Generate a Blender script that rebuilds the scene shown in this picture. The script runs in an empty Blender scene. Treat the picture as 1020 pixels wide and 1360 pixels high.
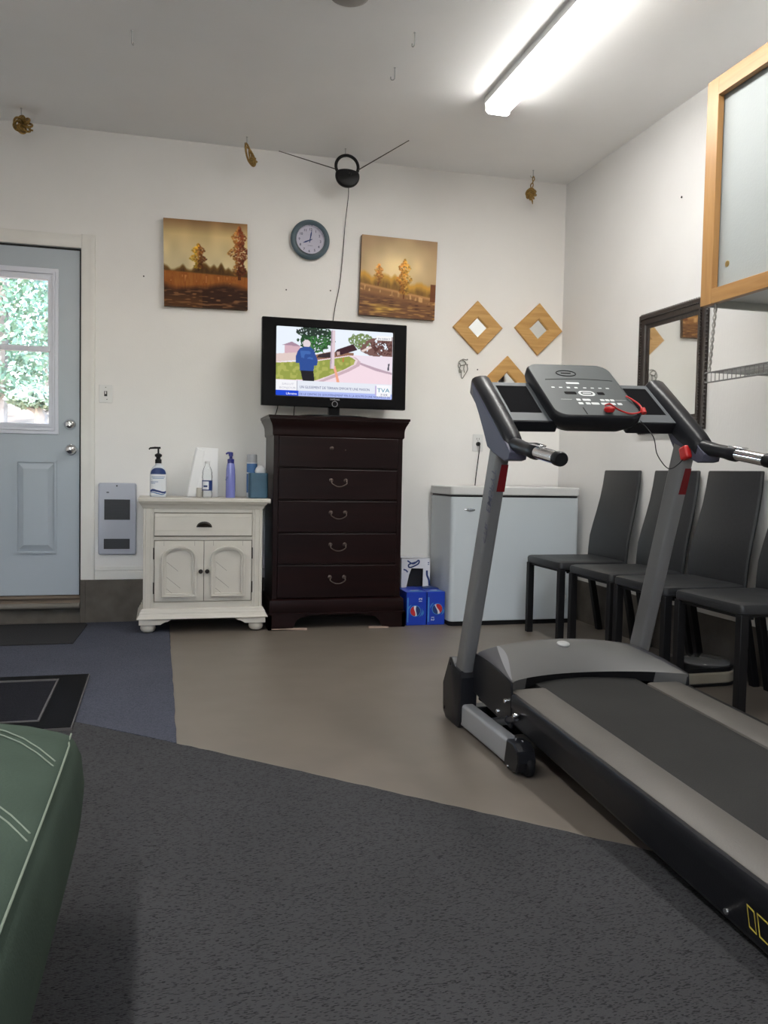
import bpy, math, random
import numpy as np
from mathutils import Vector, Matrix

scene = bpy.context.scene
COL = scene.collection
random.seed(7)
PI = math.pi
D = 5.26       # back wall plane (y)
RW = 2.607     # right wall plane (x)
CZ = 2.855     # ceiling height
EYE = 0.92

# ------------------------------------------------------------------ materials
def s2l(c):
    return tuple(((v / 12.92) if v <= 0.04045 else ((v + 0.055) / 1.055) ** 2.4) for v in c)

def rgb(r, g, b):
    return s2l((r / 255, g / 255, b / 255)) + (1.0,)

def mat(name, col, rough=0.5, metal=0.0, noise=None, bump=None, spec=None, coat=0.0, sheen=0.0):
    """noise=(scale, amount[, stretch]) varies the base colour; bump=(scale, strength[, stretch])."""
    m = bpy.data.materials.new(name)
    m.use_nodes = True
    nt = m.node_tree
    b = nt.nodes['Principled BSDF']
    b.inputs['Base Color'].default_value = col
    b.inputs['Roughness'].default_value = rough
    b.inputs['Metallic'].default_value = metal
    if spec is not None:
        b.inputs['Specular IOR Level'].default_value = spec
    b.inputs['Coat Weight'].default_value = coat
    b.inputs['Sheen Weight'].default_value = sheen
    tc = nt.nodes.new('ShaderNodeTexCoord')
    def tex(scale, stretch, detail=4):
        mp = nt.nodes.new('ShaderNodeMapping')
        mp.inputs['Scale'].default_value = stretch
        nt.links.new(tc.outputs['Object'], mp.inputs['Vector'])
        n = nt.nodes.new('ShaderNodeTexNoise')
        n.inputs['Scale'].default_value = scale
        n.inputs['Detail'].default_value = detail
        nt.links.new(mp.outputs['Vector'], n.inputs['Vector'])
        return n
    if noise:
        n = tex(noise[0], noise[2] if len(noise) > 2 else (1, 1, 1))
        r = nt.nodes.new('ShaderNodeValToRGB')
        a = noise[1]
        r.color_ramp.elements[0].position = 0.3
        r.color_ramp.elements[1].position = 0.7
        r.color_ramp.elements[0].color = tuple(max(0, v * (1 - a)) for v in col[:3]) + (1,)
        r.color_ramp.elements[1].color = tuple(min(1, v * (1 + a)) for v in col[:3]) + (1,)
        nt.links.new(n.outputs['Fac'], r.inputs['Fac'])
        nt.links.new(r.outputs['Color'], b.inputs['Base Color'])
    if bump:
        n = tex(bump[0], bump[2] if len(bump) > 2 else (1, 1, 1), 3)
        bp = nt.nodes.new('ShaderNodeBump')
        bp.inputs['Strength'].default_value = bump[1]
        bp.inputs['Distance'].default_value = 0.004
        nt.links.new(n.outputs['Fac'], bp.inputs['Height'])
        nt.links.new(bp.outputs['Normal'], b.inputs['Normal'])
    return m

def emit(name, col, strength):
    m = bpy.data.materials.new(name)
    m.use_nodes = True
    nt = m.node_tree
    nt.nodes.clear()
    e = nt.nodes.new('ShaderNodeEmission')
    e.inputs['Color'].default_value = col
    e.inputs['Strength'].default_value = strength
    o = nt.nodes.new('ShaderNodeOutputMaterial')
    nt.links.new(e.outputs[0], o.inputs['Surface'])
    return m

def thin_glass(name, tint=(1, 1, 1, 1), ior=1.5, rough=0.0):
    m = bpy.data.materials.new(name)
    m.use_nodes = True
    nt = m.node_tree
    nt.nodes.clear()
    t = nt.nodes.new('ShaderNodeBsdfTransparent')
    t.inputs['Color'].default_value = tint
    g = nt.nodes.new('ShaderNodeBsdfGlossy')
    g.inputs['Roughness'].default_value = rough
    f = nt.nodes.new('ShaderNodeFresnel')
    f.inputs['IOR'].default_value = ior
    x = nt.nodes.new('ShaderNodeMixShader')
    o = nt.nodes.new('ShaderNodeOutputMaterial')
    nt.links.new(f.outputs[0], x.inputs[0])
    nt.links.new(t.outputs[0], x.inputs[1])
    nt.links.new(g.outputs[0], x.inputs[2])
    nt.links.new(x.outputs[0], o.inputs['Surface'])
    return m

def wood(name, c1, c2, rough=0.45, axis=2, scale=9.0, bump=0.05):
    """streaky grain along the given axis."""
    m = bpy.data.materials.new(name)
    m.use_nodes = True
    nt = m.node_tree
    b = nt.nodes['Principled BSDF']
    b.inputs['Roughness'].default_value = rough
    tc = nt.nodes.new('ShaderNodeTexCoord')
    mp = nt.nodes.new('ShaderNodeMapping')
    s = [scale] * 3
    s[axis] = scale * 0.08
    mp.inputs['Scale'].default_value = s
    n = nt.nodes.new('ShaderNodeTexNoise')
    n.inputs['Scale'].default_value = 3.0
    n.inputs['Detail'].default_value = 6
    n.inputs['Distortion'].default_value = 0.8
    r = nt.nodes.new('ShaderNodeValToRGB')
    r.color_ramp.elements[0].position = 0.35
    r.color_ramp.elements[1].position = 0.65
    r.color_ramp.elements[0].color = c1
    r.color_ramp.elements[1].color = c2
    nt.links.new(tc.outputs['Object'], mp.inputs['Vector'])
    nt.links.new(mp.outputs['Vector'], n.inputs['Vector'])
    nt.links.new(n.outputs['Fac'], r.inputs['Fac'])
    nt.links.new(r.outputs['Color'], b.inputs['Base Color'])
    bp = nt.nodes.new('ShaderNodeBump')
    bp.inputs['Strength'].default_value = bump
    bp.inputs['Distance'].default_value = 0.002
    nt.links.new(n.outputs['Fac'], bp.inputs['Height'])
    nt.links.new(bp.outputs['Normal'], b.inputs['Normal'])
    return m

def carpet(name, base, dark, vscale, stretch, amount, bump):
    """woven loop pile: voronoi flecks, stretched along the rows."""
    m = bpy.data.materials.new(name)
    m.use_nodes = True
    nt = m.node_tree
    b = nt.nodes['Principled BSDF']
    b.inputs['Roughness'].default_value = 0.95
    b.inputs['Specular IOR Level'].default_value = 0.15
    tc = nt.nodes.new('ShaderNodeTexCoord')
    mp = nt.nodes.new('ShaderNodeMapping')
    mp.inputs['Scale'].default_value = stretch
    v = nt.nodes.new('ShaderNodeTexVoronoi')
    v.inputs['Scale'].default_value = vscale
    r = nt.nodes.new('ShaderNodeValToRGB')
    r.color_ramp.elements[0].position = 0.12
    r.color_ramp.elements[1].position = 0.12 + amount
    r.color_ramp.elements[0].color = dark
    r.color_ramp.elements[1].color = base
    n2 = nt.nodes.new('ShaderNodeTexNoise')
    n2.inputs['Scale'].default_value = 2.2
    n2.inputs['Detail'].default_value = 5
    mx = nt.nodes.new('ShaderNodeMixRGB')
    mx.blend_type = 'MULTIPLY'
    mx.inputs['Fac'].default_value = 0.35
    nt.links.new(tc.outputs['Object'], mp.inputs['Vector'])
    nt.links.new(mp.outputs['Vector'], v.inputs['Vector'])
    nt.links.new(tc.outputs['Object'], n2.inputs['Vector'])
    sep = nt.nodes.new('ShaderNodeSeparateColor')
    nt.links.new(v.outputs['Color'], sep.inputs[0])
    nt.links.new(sep.outputs[0], r.inputs['Fac'])
    nt.links.new(r.outputs['Color'], mx.inputs['Color1'])
    nt.links.new(n2.outputs['Fac'], mx.inputs['Color2'])
    nt.links.new(mx.outputs['Color'], b.inputs['Base Color'])
    bp = nt.nodes.new('ShaderNodeBump')
    bp.inputs['Strength'].default_value = bump
    bp.inputs['Distance'].default_value = 0.004
    bp.invert = True
    nt.links.new(v.outputs['Distance'], bp.inputs['Height'])
    nt.links.new(bp.outputs['Normal'], b.inputs['Normal'])
    return m

def picture_mat(name, rough=0.6, emission=0.0):
    m = bpy.data.materials.new(name)
    m.use_nodes = True
    nt = m.node_tree
    b = nt.nodes['Principled BSDF']
    a = nt.nodes.new('ShaderNodeVertexColor')
    a.layer_name = 'Col'
    b.inputs['Roughness'].default_value = rough
    b.inputs['Specular IOR Level'].default_value = 0.12
    if emission:
        b.inputs['Base Color'].default_value = (0.01, 0.01, 0.01, 1)
        nt.links.new(a.outputs['Color'], b.inputs['Emission Color'])
        b.inputs['Emission Strength'].default_value = emission
    else:
        nt.links.new(a.outputs['Color'], b.inputs['Base Color'])
    return m

# ------------------------------------------------------------------ mesh builder
OFF = {}

class MB:
    def __init__(self):
        self.v, self.f, self.mi = [], [], []
    def add(self, vs, fs, m=0):
        o = len(self.v)
        self.v += [tuple(p) for p in vs]
        for f in fs:
            self.f.append(tuple(i + o for i in f))
            self.mi.append(m)
        return self
    def box(self, x0, x1, y0, y1, z0, z1, m=0):
        vs = [(x, y, z) for x in (x0, x1) for y in (y0, y1) for z in (z0, z1)]
        fs = [(0, 1, 3, 2), (4, 6, 7, 5), (0, 4, 5, 1), (2, 3, 7, 6), (0, 2, 6, 4), (1, 5, 7, 3)]
        return self.add(vs, fs, m)
    def obox(self, c, ax, ay, az, m=0):
        c, ax, ay, az = Vector(c), Vector(ax), Vector(ay), Vector(az)
        vs = [c + ax * i + ay * j + az * k for i in (-1, 1) for j in (-1, 1) for k in (-1, 1)]
        fs = [(0, 1, 3, 2), (4, 6, 7, 5), (0, 4, 5, 1), (2, 3, 7, 6), (0, 2, 6, 4), (1, 5, 7, 3)]
        return self.add(vs, fs, m)
    def prism(self, poly, axis, a0, a1, m=0):
        def p3(p, a):
            if axis == 'x':
                return (a, p[0], p[1])
            if axis == 'y':
                return (p[0], a, p[1])
            return (p[0], p[1], a)
        n = len(poly)
        vs = [p3(p, a0) for p in poly] + [p3(p, a1) for p in poly]
        fs = [tuple(range(n)), tuple(range(2 * n - 1, n - 1, -1))]
        fs += [(i, (i + 1) % n, n + (i + 1) % n, n + i) for i in range(n)]
        return self.add(vs, fs, m)
    def frame_prism(self, outer, inner, axis, a0, a1, m=0):
        """ring between two loops of equal length, extruded."""
        def p3(p, a):
            if axis == 'x':
                return (a, p[0], p[1])
            if axis == 'y':
                return (p[0], a, p[1])
            return (p[0], p[1], a)
        n = len(outer)
        vs = [p3(p, a0) for p in outer] + [p3(p, a0) for p in inner] + [p3(p, a1) for p in outer] + [p3(p, a1) for p in inner]
        fs = []
        for i in range(n):
            j = (i + 1) % n
            fs += [(i, j, n + j, n + i), (2 * n + i, 3 * n + i, 3 * n + j, 2 * n + j),
                   (i, 2 * n + i, 2 * n + j, j), (n + i, n + j, 3 * n + j, 3 * n + i)]
        return self.add(vs, fs, m)
    def loft(self, loops, m=0, caps=True, closed_loops=True):
        n = len(loops[0])
        vs = [p for l in loops for p in l]
        fs = []
        rng = range(n) if closed_loops else range(n - 1)
        for k in range(len(loops) - 1):
            for i in rng:
                j = (i + 1) % n
                fs.append((k * n + i, k * n + j, (k + 1) * n + j, (k + 1) * n + i))
        if caps and closed_loops:
            fs.append(tuple(range(n - 1, -1, -1)))
            o = (len(loops) - 1) * n
            fs.append(tuple(range(o, o + n)))
        return self.add(vs, fs, m)
    def tube(self, pts, r, n=8, closed=False, caps=True, m=0, flat=1.0):
        pts = [Vector(p) for p in pts]
        N = len(pts)
        rs = r if isinstance(r, (list, tuple)) else [r] * N
        tang = []
        for i in range(N):
            a = pts[(i - 1) % N] if (closed or i > 0) else pts[i]
            b = pts[(i + 1) % N] if (closed or i < N - 1) else pts[i]
            t = (b - a)
            tang.append(t.normalized() if t.length > 1e-9 else Vector((0, 0, 1)))
        up = Vector((0, 0, 1)) if abs(tang[0].z) < 0.9 else Vector((1, 0, 0))
        nrm = (up - tang[0] * up.dot(tang[0])).normalized()
        loops = []
        for i in range(N):
            t = tang[i]
            nrm = nrm - t * nrm.dot(t)
            nrm = nrm.normalized() if nrm.length > 1e-9 else t.orthogonal().normalized()
            bi = t.cross(nrm)
            loops.append([pts[i] + (nrm * math.cos(2 * PI * k / n) + bi * math.sin(2 * PI * k / n) * flat) * rs[i] for k in range(n)])
        if closed:
            loops.append(loops[0])
            return self.loft(loops, m, caps=False)
        return self.loft(loops, m, caps=caps)
    def lathe(self, prof, c, n=24, axis='z', m=0, sy=1.0, caps=True):
        """prof: (radius, height) list from one end to the other."""
        loops = []
        for r, h in prof:
            l = []
            for k in range(n):
                a = 2 * PI * k / n
                p, q = max(r, 1e-5) * math.cos(a), max(r, 1e-5) * math.sin(a) * sy
                if axis == 'z':
                    l.append((c[0] + p, c[1] + q, c[2] + h))
                elif axis == 'y':
                    l.append((c[0] + p, c[1] + h, c[2] + q))
                else:
                    l.append((c[0] + h, c[1] + p, c[2] + q))
            loops.append(l)
        return self.loft(loops, m, caps=caps)
    def grid(self, fn, nu, nv, m=0):
        vs = [fn(i / nu, j / nv) for j in range(nv + 1) for i in range(nu + 1)]
        fs = [(j * (nu + 1) + i, j * (nu + 1) + i + 1, (j + 1) * (nu + 1) + i + 1, (j + 1) * (nu + 1) + i)
              for j in range(nv) for i in range(nu)]
        return self.add(vs, fs, m)
    def text(self, s, org, ux, uz, size, m=0, align='LEFT', depth=0.0004, bold=0.0, width=None):
        cu = bpy.data.curves.new('t', 'FONT')
        cu.body = s
        cu.size = 1.0
        cu.align_x = align
        cu.offset = bold
        cu.extrude = 0.0
        cu.resolution_u = 3
        ob = bpy.data.objects.new('t', cu)
        me = bpy.data.meshes.new_from_object(ob)
        org, ux, uz = Vector(org), Vector(ux).normalized(), Vector(uz).normalized()
        sx = size
        if width and len(me.vertices):
            xs = [v.co.x for v in me.vertices]
            sx = width / max(1e-6, max(xs) - min(xs))
        vs = [org + ux * v.co.x * sx + uz * v.co.y * size for v in me.vertices]
        fs = [tuple(p.vertices) for p in me.polygons]
        self.add(vs, fs, m)
        bpy.data.objects.remove(ob)
        bpy.data.curves.remove(cu)
        bpy.data.meshes.remove(me)
        return self
    def build(self, name, mats, parent=None, smooth=40, bevel=0.0, seg=2, loc=None, recalc=True, sub=0):
        me = bpy.data.meshes.new(name)
        if parent is not None:
            o0 = OFF[parent.name]
        else:
            o0 = Vector(loc) if loc is not None else Vector((0, 0, 0))
        me.from_pydata([(p[0] - o0[0], p[1] - o0[1], p[2] - o0[2]) for p in self.v], [], self.f)
        mats = mats if isinstance(mats, (list, tuple)) else [mats]
        for mm in mats:
            me.materials.append(mm)
        me.polygons.foreach_set('material_index', self.mi)
        if recalc:
            import bmesh
            bm = bmesh.new()
            bm.from_mesh(me)
            bmesh.ops.recalc_face_normals(bm, faces=bm.faces)
            bm.to_mesh(me)
            bm.free()
        if smooth:
            me.polygons.foreach_set('use_smooth', [True] * len(me.polygons))
            me.set_sharp_from_angle(angle=math.radians(smooth))
        me.update()
        ob = bpy.data.objects.new(name, me)
        COL.objects.link(ob)
        if parent is not None:
            ob.parent = parent
            OFF[ob.name] = o0
        else:
            ob.location = o0
            OFF[ob.name] = o0
        if bevel:
            b = ob.modifiers.new('bevel', 'BEVEL')
            b.width = bevel
            b.segments = seg
            b.limit_method = 'ANGLE'
            b.angle_limit = math.radians(35)
        if sub:
            s = ob.modifiers.new('sub', 'SUBSURF')
            s.levels = s.render_levels = sub
        return ob

def thing(name, label, cat, loc=(0, 0, 0), group=None):
    o = bpy.data.objects.new(name, None)
    o.empty_display_size = 0.05
    COL.objects.link(o)
    o.location = loc
    OFF[o.name] = Vector(loc)
    o['label'] = label
    o['category'] = cat
    if group:
        o['group'] = group
    return o

def tag(o, label, cat, group=None, kind=None):
    o['label'] = label
    o['category'] = cat
    if group:
        o['group'] = group
    if kind:
        o['kind'] = kind
    return o

def struct(o):
    o['kind'] = 'structure'
    return o

def dup(root, loc, label):
    r = root.copy()
    COL.objects.link(r)
    r.location = loc
    r['label'] = label
    for ch in list(root.children):
        c = ch.copy()
        COL.objects.link(c)
        c.parent = r
        for g in list(ch.children):
            d = g.copy()
            COL.objects.link(d)
            d.parent = c
    return r

def rect(x0, x1, z0, z1):
    return [(x0, z0), (x1, z0), (x1, z1), (x0, z1)]

def rrect(x0, x1, z0, z1, r, n=5):
    out = []
    for cx, cz, a0 in ((x1 - r, z1 - r, 0), (x0 + r, z1 - r, 90), (x0 + r, z0 + r, 180), (x1 - r, z0 + r, 270)):
        for k in range(n + 1):
            a = math.radians(a0 + 90 * k / n)
            out.append((cx + r * math.cos(a), cz + r * math.sin(a)))
    return out

def curve(pts, n=12):
    """Catmull-Rom through points."""
    P = [Vector(p) for p in pts]
    P = [P[0] * 2 - P[1]] + P + [P[-1] * 2 - P[-2]]
    out = []
    for i in range(1, len(P) - 2):
        for k in range(n):
            t = k / n
            a, b, c, d = P[i - 1], P[i], P[i + 1], P[i + 2]
            out.append(0.5 * ((2 * b) + (c - a) * t + (2 * a - 5 * b + 4 * c - d) * t * t + (3 * b - a - 3 * c + d) * t ** 3))
    out.append(P[-2])
    return out

# ------------------------------------------------------------------ painted pictures (colour per vertex)
def vnoise(H, W, ny, nx, rng):
    g = rng.random((ny + 2, nx + 2))
    y = np.linspace(0, ny, H)[:, None]
    x = np.linspace(0, nx, W)[None, :]
    y0 = np.floor(y).astype(int); x0 = np.floor(x).astype(int)
    fy = y - y0; fx = x - x0
    fy = fy * fy * (3 - 2 * fy); fx = fx * fx * (3 - 2 * fx)
    return (g[y0, x0] * (1 - fy) * (1 - fx) + g[y0 + 1, x0] * fy * (1 - fx) + g[y0, x0 + 1] * (1 - fy) * fx + g[y0 + 1, x0 + 1] * fy * fx)

def canvas(H, W):
    v, u = np.meshgrid(np.linspace(0, 1, H), np.linspace(0, 1, W), indexing='ij')
    return np.zeros((H, W, 3)), u, v

def put(img, mask, col):
    m = np.clip(mask, 0, 1)[..., None]
    img[:] = img * (1 - m) + np.array(col) / 255.0 * m

def inpoly(u, v, poly):
    c = np.zeros(u.shape, bool)
    n = len(poly)
    for i in range(n):
        x1, y1 = poly[i]; x2, y2 = poly[(i + 1) % n]
        if y1 == y2:
            continue
        t = ((y1 > v) != (y2 > v)) & (u < (x2 - x1) * (v - y1) / (y2 - y1) + x1)
        c ^= t
    return c.astype(float)

def picture(name, img, bl, ux, uz, m, parent, gain=1.0):
    """flat picture on a grid of points, colours stored per point."""
    H, W, _ = img.shape
    o0 = OFF[parent.name]
    bl, ux, uz = np.array(bl) - np.array(o0), np.array(ux), np.array(uz)
    uu = np.linspace(0, 1, W)[None, :, None]; vv = np.linspace(1, 0, H)[:, None, None]
    P = (bl + ux * uu + uz * vv).reshape(-1, 3)
    idx = np.arange(H * W).reshape(H, W)
    F = np.stack([idx[1:, :-1], idx[1:, 1:], idx[:-1, 1:], idx[:-1, :-1]], -1).reshape(-1, 4)
    me = bpy.data.meshes.new(name)
    me.from_pydata(P.tolist(), [], F.tolist())
    a = np.clip(img, 0, 1)
    lin = np.where(a <= 0.04045, a / 12.92, ((a + 0.055) / 1.055) ** 2.4) * gain
    at = me.color_attributes.new('Col', 'FLOAT_COLOR', 'POINT')
    at.data.foreach_set('color', np.concatenate([lin.reshape(-1, 3), np.ones((H * W, 1))], 1).astype(np.float32).ravel())
    me.materials.append(m)
    ob = bpy.data.objects.new(name, me)
    COL.objects.link(ob)
    ob.parent = parent
    OFF[ob.name] = o0
    return ob
LENS = 38.0; SKY = 2.2
LY0 = 1.75
# ------------------------------------------------------------------ camera
yaw, pitch, roll = 0.259061698, -0.0464333347, 0.0188686772
fwd = Vector((math.sin(yaw) * math.cos(pitch), math.cos(yaw) * math.cos(pitch), math.sin(pitch)))
rgt = Vector((math.cos(yaw), -math.sin(yaw), 0))
upv = rgt.cross(fwd)
r2 = rgt * math.cos(roll) + upv * math.sin(roll)
u2 = -rgt * math.sin(roll) + upv * math.cos(roll)
cam = bpy.data.cameras.new('camera')
cam.sensor_fit = 'VERTICAL'
cam.sensor_height = 36
cam.lens = 1129.2 / 1360 * 36
cam.clip_start = 0.02
camo = bpy.data.objects.new('camera', cam)
M = Matrix((r2, u2, -fwd)).transposed().to_4x4()
M.translation = Vector((0, 0, EYE))
camo.matrix_world = M
COL.objects.link(camo)
scene.camera = camo
scene.view_settings.view_transform = 'Standard'
scene.view_settings.look = 'None'
scene.view_settings.gamma = 1.0
scene.view_settings.use_curve_mapping = False
scene.view_settings.exposure = 0.44

# ------------------------------------------------------------------ sky
w = bpy.data.worlds.new('sky')
scene.world = w
w.use_nodes = True
nt = w.node_tree
bg = nt.nodes['Background']
sky = nt.nodes.new('ShaderNodeTexSky')
sky.sky_type = 'NISHITA'
sky.sun_elevation = math.radians(42)
sky.sun_rotation = math.radians(215)
sky.sun_disc = False
nt.links.new(sky.outputs[0], bg.inputs[0])
bg.inputs[1].default_value = SKY

# ------------------------------------------------------------------ materials
M_wall = mat('cream wall paint', (0.81, 0.795, 0.775, 1), 0.62, noise=(3, 0.02), bump=(160, 0.12))
M_wallr = mat('white textured wallboard', (0.72, 0.712, 0.70, 1), 0.6, noise=(3, 0.02), bump=(90, 0.25, (1, 1, 0.3)))
M_ceil = mat('matt ceiling paint', (0.90, 0.895, 0.885, 1), 0.8, noise=(2, 0.02), bump=(200, 0.08))
M_floor = mat('tan painted concrete', (0.155, 0.132, 0.110, 1), 0.42, noise=(5, 0.08), bump=(30, 0.03))
M_conc = mat('grey brown concrete kerb', (0.105, 0.092, 0.078, 1), 0.8, noise=(8, 0.25), bump=(40, 0.4))
M_trim = mat('cream trim paint', (0.76, 0.745, 0.71, 1), 0.45, noise=(5, 0.03))
M_door = mat('pale blue grey door paint', (0.40, 0.45, 0.50, 1), 0.4, noise=(3, 0.02))
M_vinyl = mat('white vinyl sash', (0.66, 0.68, 0.76, 1), 0.35)
M_gasket = mat('black rubber seal', (0.01, 0.01, 0.012, 1), 0.7)
M_chrome = mat('polished chrome', (0.75, 0.75, 0.77, 1), 0.12, 1.0)
M_steel = mat('galvanised wire', (0.55, 0.55, 0.55, 1), 0.35, 1.0)
M_black = mat('black plastic', (0.008, 0.008, 0.009, 1), 0.4, spec=.22)
M_blackm = mat('matt black plastic', (0.008, 0.008, 0.009, 1), 0.7, spec=.15)
M_white = mat('white plastic', (0.72, 0.72, 0.71, 1), 0.35)
M_glass = thin_glass('window glass')
M_sill = mat('worn wooden sill', (0.19, 0.15, 0.115, 1), 0.75, noise=(20, 0.3, (0.1, 1, 1)), spec=.15)
M_alu = mat('tan grey weather bar', (0.19, 0.175, 0.15, 1), 0.7, spec=.2)
M_carpet = carpet('charcoal woven carpet', rgb(72, 72, 74), rgb(42, 42, 44), 380, (0.42, 1.25, 1), 0.10, 0.5)
M_runner = carpet('slate grey carpet', rgb(85, 88, 101), rgb(69, 72, 83), 260, (1, 1, 1), 0.5, 0.35)
M_lip = mat('worn grey rubber edge', rgb(92, 90, 90), 0.7, spec=.2)
M_mat = mat('ribbed black mat', rgb(33, 33, 38), 0.95, spec=.08, bump=(300, 0.6), noise=(200, 0.3))
M_matb = mat('black rubber border', rgb(12, 12, 14), 0.8, bump=(100, 0.2), spec=.1)

# ------------------------------------------------------------------ room shell
X0, Y0 = -2.7, -2.3
DX0, DX1, DZ0, DZ1 = -1.335, -0.440, 0.095, 2.178     # door opening

b = MB()
b.box(X0 - .15, RW + .15, Y0 - .15, D + .16, -0.12, 0)
struct(b.build('floor', M_floor, smooth=0))
b = MB()
b.box(X0 - .15, RW + .15, Y0 - .15, D + .16, CZ, CZ + .12)
struct(b.build('ceiling', M_ceil, smooth=0))
b = MB()
b.box(X0, DX0, D, D + .14, 0, CZ)
b.box(DX1, RW + .13, D, D + .14, 0, CZ)
b.box(DX0, DX1, D, D + .14, DZ1, CZ)
b.box(DX0, DX1, D + .03, D + .14, 0, DZ0)
struct(b.build('wall_back', M_wall, smooth=0))
b = MB()
b.box(RW, RW + .13, Y0, D, 0, CZ)
struct(b.build('wall_right', M_wallr, smooth=0))
b = MB()
b.box(X0 - .13, X0, Y0, D + .14, 0, CZ)
struct(b.build('wall_left', M_wall, smooth=0))
b = MB()
FX0, FX1, FZ0, FZ1 = -.7, .5, 1.35, 2.2
b.box(X0, FX0, Y0 - .13, Y0, 0, CZ)
b.box(FX1, RW, Y0 - .13, Y0, 0, CZ)
b.box(FX0, FX1, Y0 - .13, Y0, 0, FZ0)
b.box(FX0, FX1, Y0 - .13, Y0, FZ1, CZ)
struct(b.build('wall_front', M_wall, smooth=0))
win = thing('fill_window', 'added white framed fill window in the wall behind the camera', 'window', ((FX0 + FX1) / 2, Y0, FZ0))  # unseen window added for cool daylight fill on surfaces facing the camera
win['kind'] = 'structure'
b = MB()
b.frame_prism(rect(FX0, FX1, FZ0, FZ1), rect(FX0 + .05, FX1 - .05, FZ0 + .05, FZ1 - .05), 'y', Y0 - .10, Y0 + .02)
b.box((FX0 + FX1) / 2 - .02, (FX0 + FX1) / 2 + .02, Y0 - .08, Y0 - .03, FZ0 + .05, FZ1 - .05)
b.build('window_frame', M_vinyl, win, smooth=0)
b = MB()
b.box(FX0 + .05, FX1 - .05, Y0 - .058, Y0 - .054, FZ0 + .05, FZ1 - .05)
b.build('window_pane', M_glass, win, smooth=0)
# concrete kerb
b = MB()
b.box(DX1 + .012, RW - .014, D - .014, D + .002, 0, .256)
b.box(DX1 - .004, DX1 + .026, D - .02, D + .06, 0, .256)
b.box(X0, DX0 - .012, D - .014, D + .002, 0, .256)
b.box(DX0, DX1 + .012, D + .018, D + .032, 0, .094)
struct(b.build('trim_1', M_conc, smooth=0, bevel=.004))
b = MB()
b.box(RW - .014, RW + .002, Y0, D, 0, .256)
struct(b.build('trim_2', M_conc, smooth=0, bevel=.004))
# baseboards with two grooves
def base_prof(z0):
    return [(0, z0), (.014, z0), (.014, z0 + .045), (.011, z0 + .048), (.013, z0 + .052), (.013, z0 + .060), (.009, z0 + .063), (.010, z0 + .068), (.006, z0 + .078), (0, z0 + .078)]
b = MB()
b.prism([(D - p, z) for p, z in base_prof(.258)], 'x', -0.363, RW - .014)
struct(b.build('baseboard_back', M_trim))
b = MB()
b.prism([(RW - p, z) for p, z in base_prof(.258)], 'y', Y0, D)
struct(b.build('baseboard_right', M_trim))
# door casing: right, left, head
b = MB()
def casing(x0, x1, flip):
    pr = [(0, 0), (0, .012), (.010, .016), (.030, .014), (.050, .018), (.066, .020), (.074, .016), (.078, 0)]
    pts = [(x0 + u, D - v) for u, v in pr] if not flip else [(x1 - u, D - v) for u, v in pr]
    b.prism(pts, 'z', .258, DZ1 + .080)
casing(DX1 - .002, 0, False)
casing(0, DX0 + .002, True)
b.prism([(D - v, DZ1 + u) for u, v in [(0, 0), (0, .012), (.010, .016), (.030, .014), (.050, .018), (.066, .020), (.074, .016), (.078, 0)]], 'x', DX0 + .002, DX1 - .002)
struct(b.build('trim_3', M_trim))

# ------------------------------------------------------------------ door
door = thing('door_1', 'pale blue grey entrance door with a two-pane window, knob and deadbolt', 'door', (-.885, D + .03, .1))
door['kind'] = 'structure'
YF = D + .012   # door face
b = MB()
WX0, WX1, WZ0, WZ1 = -1.150, -.620, 1.165, 1.990       # glass hole
L0, L1, Z0d, Z1d = -1.322, -.452, .168, 2.166
b.box(L0, WX0, YF, YF + .045, Z0d, Z1d)
b.box(WX1, L1, YF, YF + .045, Z0d, Z1d)
b.box(WX0, WX1, YF, YF + .045, Z0d, WZ0)
b.box(WX0, WX1, YF, YF + .045, WZ1, Z1d)
for x0, x1 in ((-.800, -.576), (-1.194, -.970)):       # embossed lower panels
    z0, z1 = .413, .953
    o, i = rect(x0, x1, z0, z1), rect(x0 + .012, x1 - .012, z0 + .012, z1 - .012)
    b.frame_prism(o, i, 'y', YF - .011, YF + .002)
    o, i = rect(x0 + .012, x1 - .012, z0 + .012, z1 - .012), rect(x0 + .045, x1 - .045, z0 + .05, z1 - .05)
    vs = [(p[0], YF - .001, p[1]) for p in o] + [(p[0], YF - .015, p[1]) for p in i]
    b.add(vs, [(0, 1, 5, 4), (1, 2, 6, 5), (2, 3, 7, 6), (3, 0, 4, 7), (4, 5, 6, 7)])
b.build('door_panel', M_door, door, smooth=0)
b = MB()
b.frame_prism(rect(DX0, DX1, DZ0 + .06, DZ1), rect(L0 + .001, L1 - .001, Z0d - .004, Z1d - .001), 'y', YF + .006, YF + .05)
b.build('weather_seal', M_gasket, door, smooth=0)
b = MB()
b.frame_prism(rect(-1.204, -.566, 1.104, 2.052), rect(-1.185, -.585, 1.124, 2.032), 'y', YF - .010, YF + .002)
b.frame_prism(rect(-1.185, -.585, 1.124, 2.032), rect(-1.172, -.598, 1.140, 2.020), 'y', YF - .016, YF + .002)
b.frame_prism(rect(-1.172, -.598, 1.140, 2.020), rect(WX0, WX1, WZ0, WZ1), 'y', YF - .008, YF + .02)
wf = b.build('window_frame', M_vinyl, door, smooth=0, bevel=.003)
b = MB()
b.frame_prism(rect(-1.160, -.608, 1.577, 2.012), rect(WX0 + .004, WX1 - .004, 1.607, 1.987), 'y', YF - .013, YF + .018)
b.build('upper_sash', M_vinyl, door, smooth=0, bevel=.003)
b = MB()
b.box(-1.15, -.62, YF + .0175, YF + .0205, 1.60, 1.992)
b.build('upper_window_pane', M_glass, door, smooth=0)
b = MB()
b.box(-1.15, -.62, YF + .021, YF + .024, 1.163, 1.60)
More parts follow.
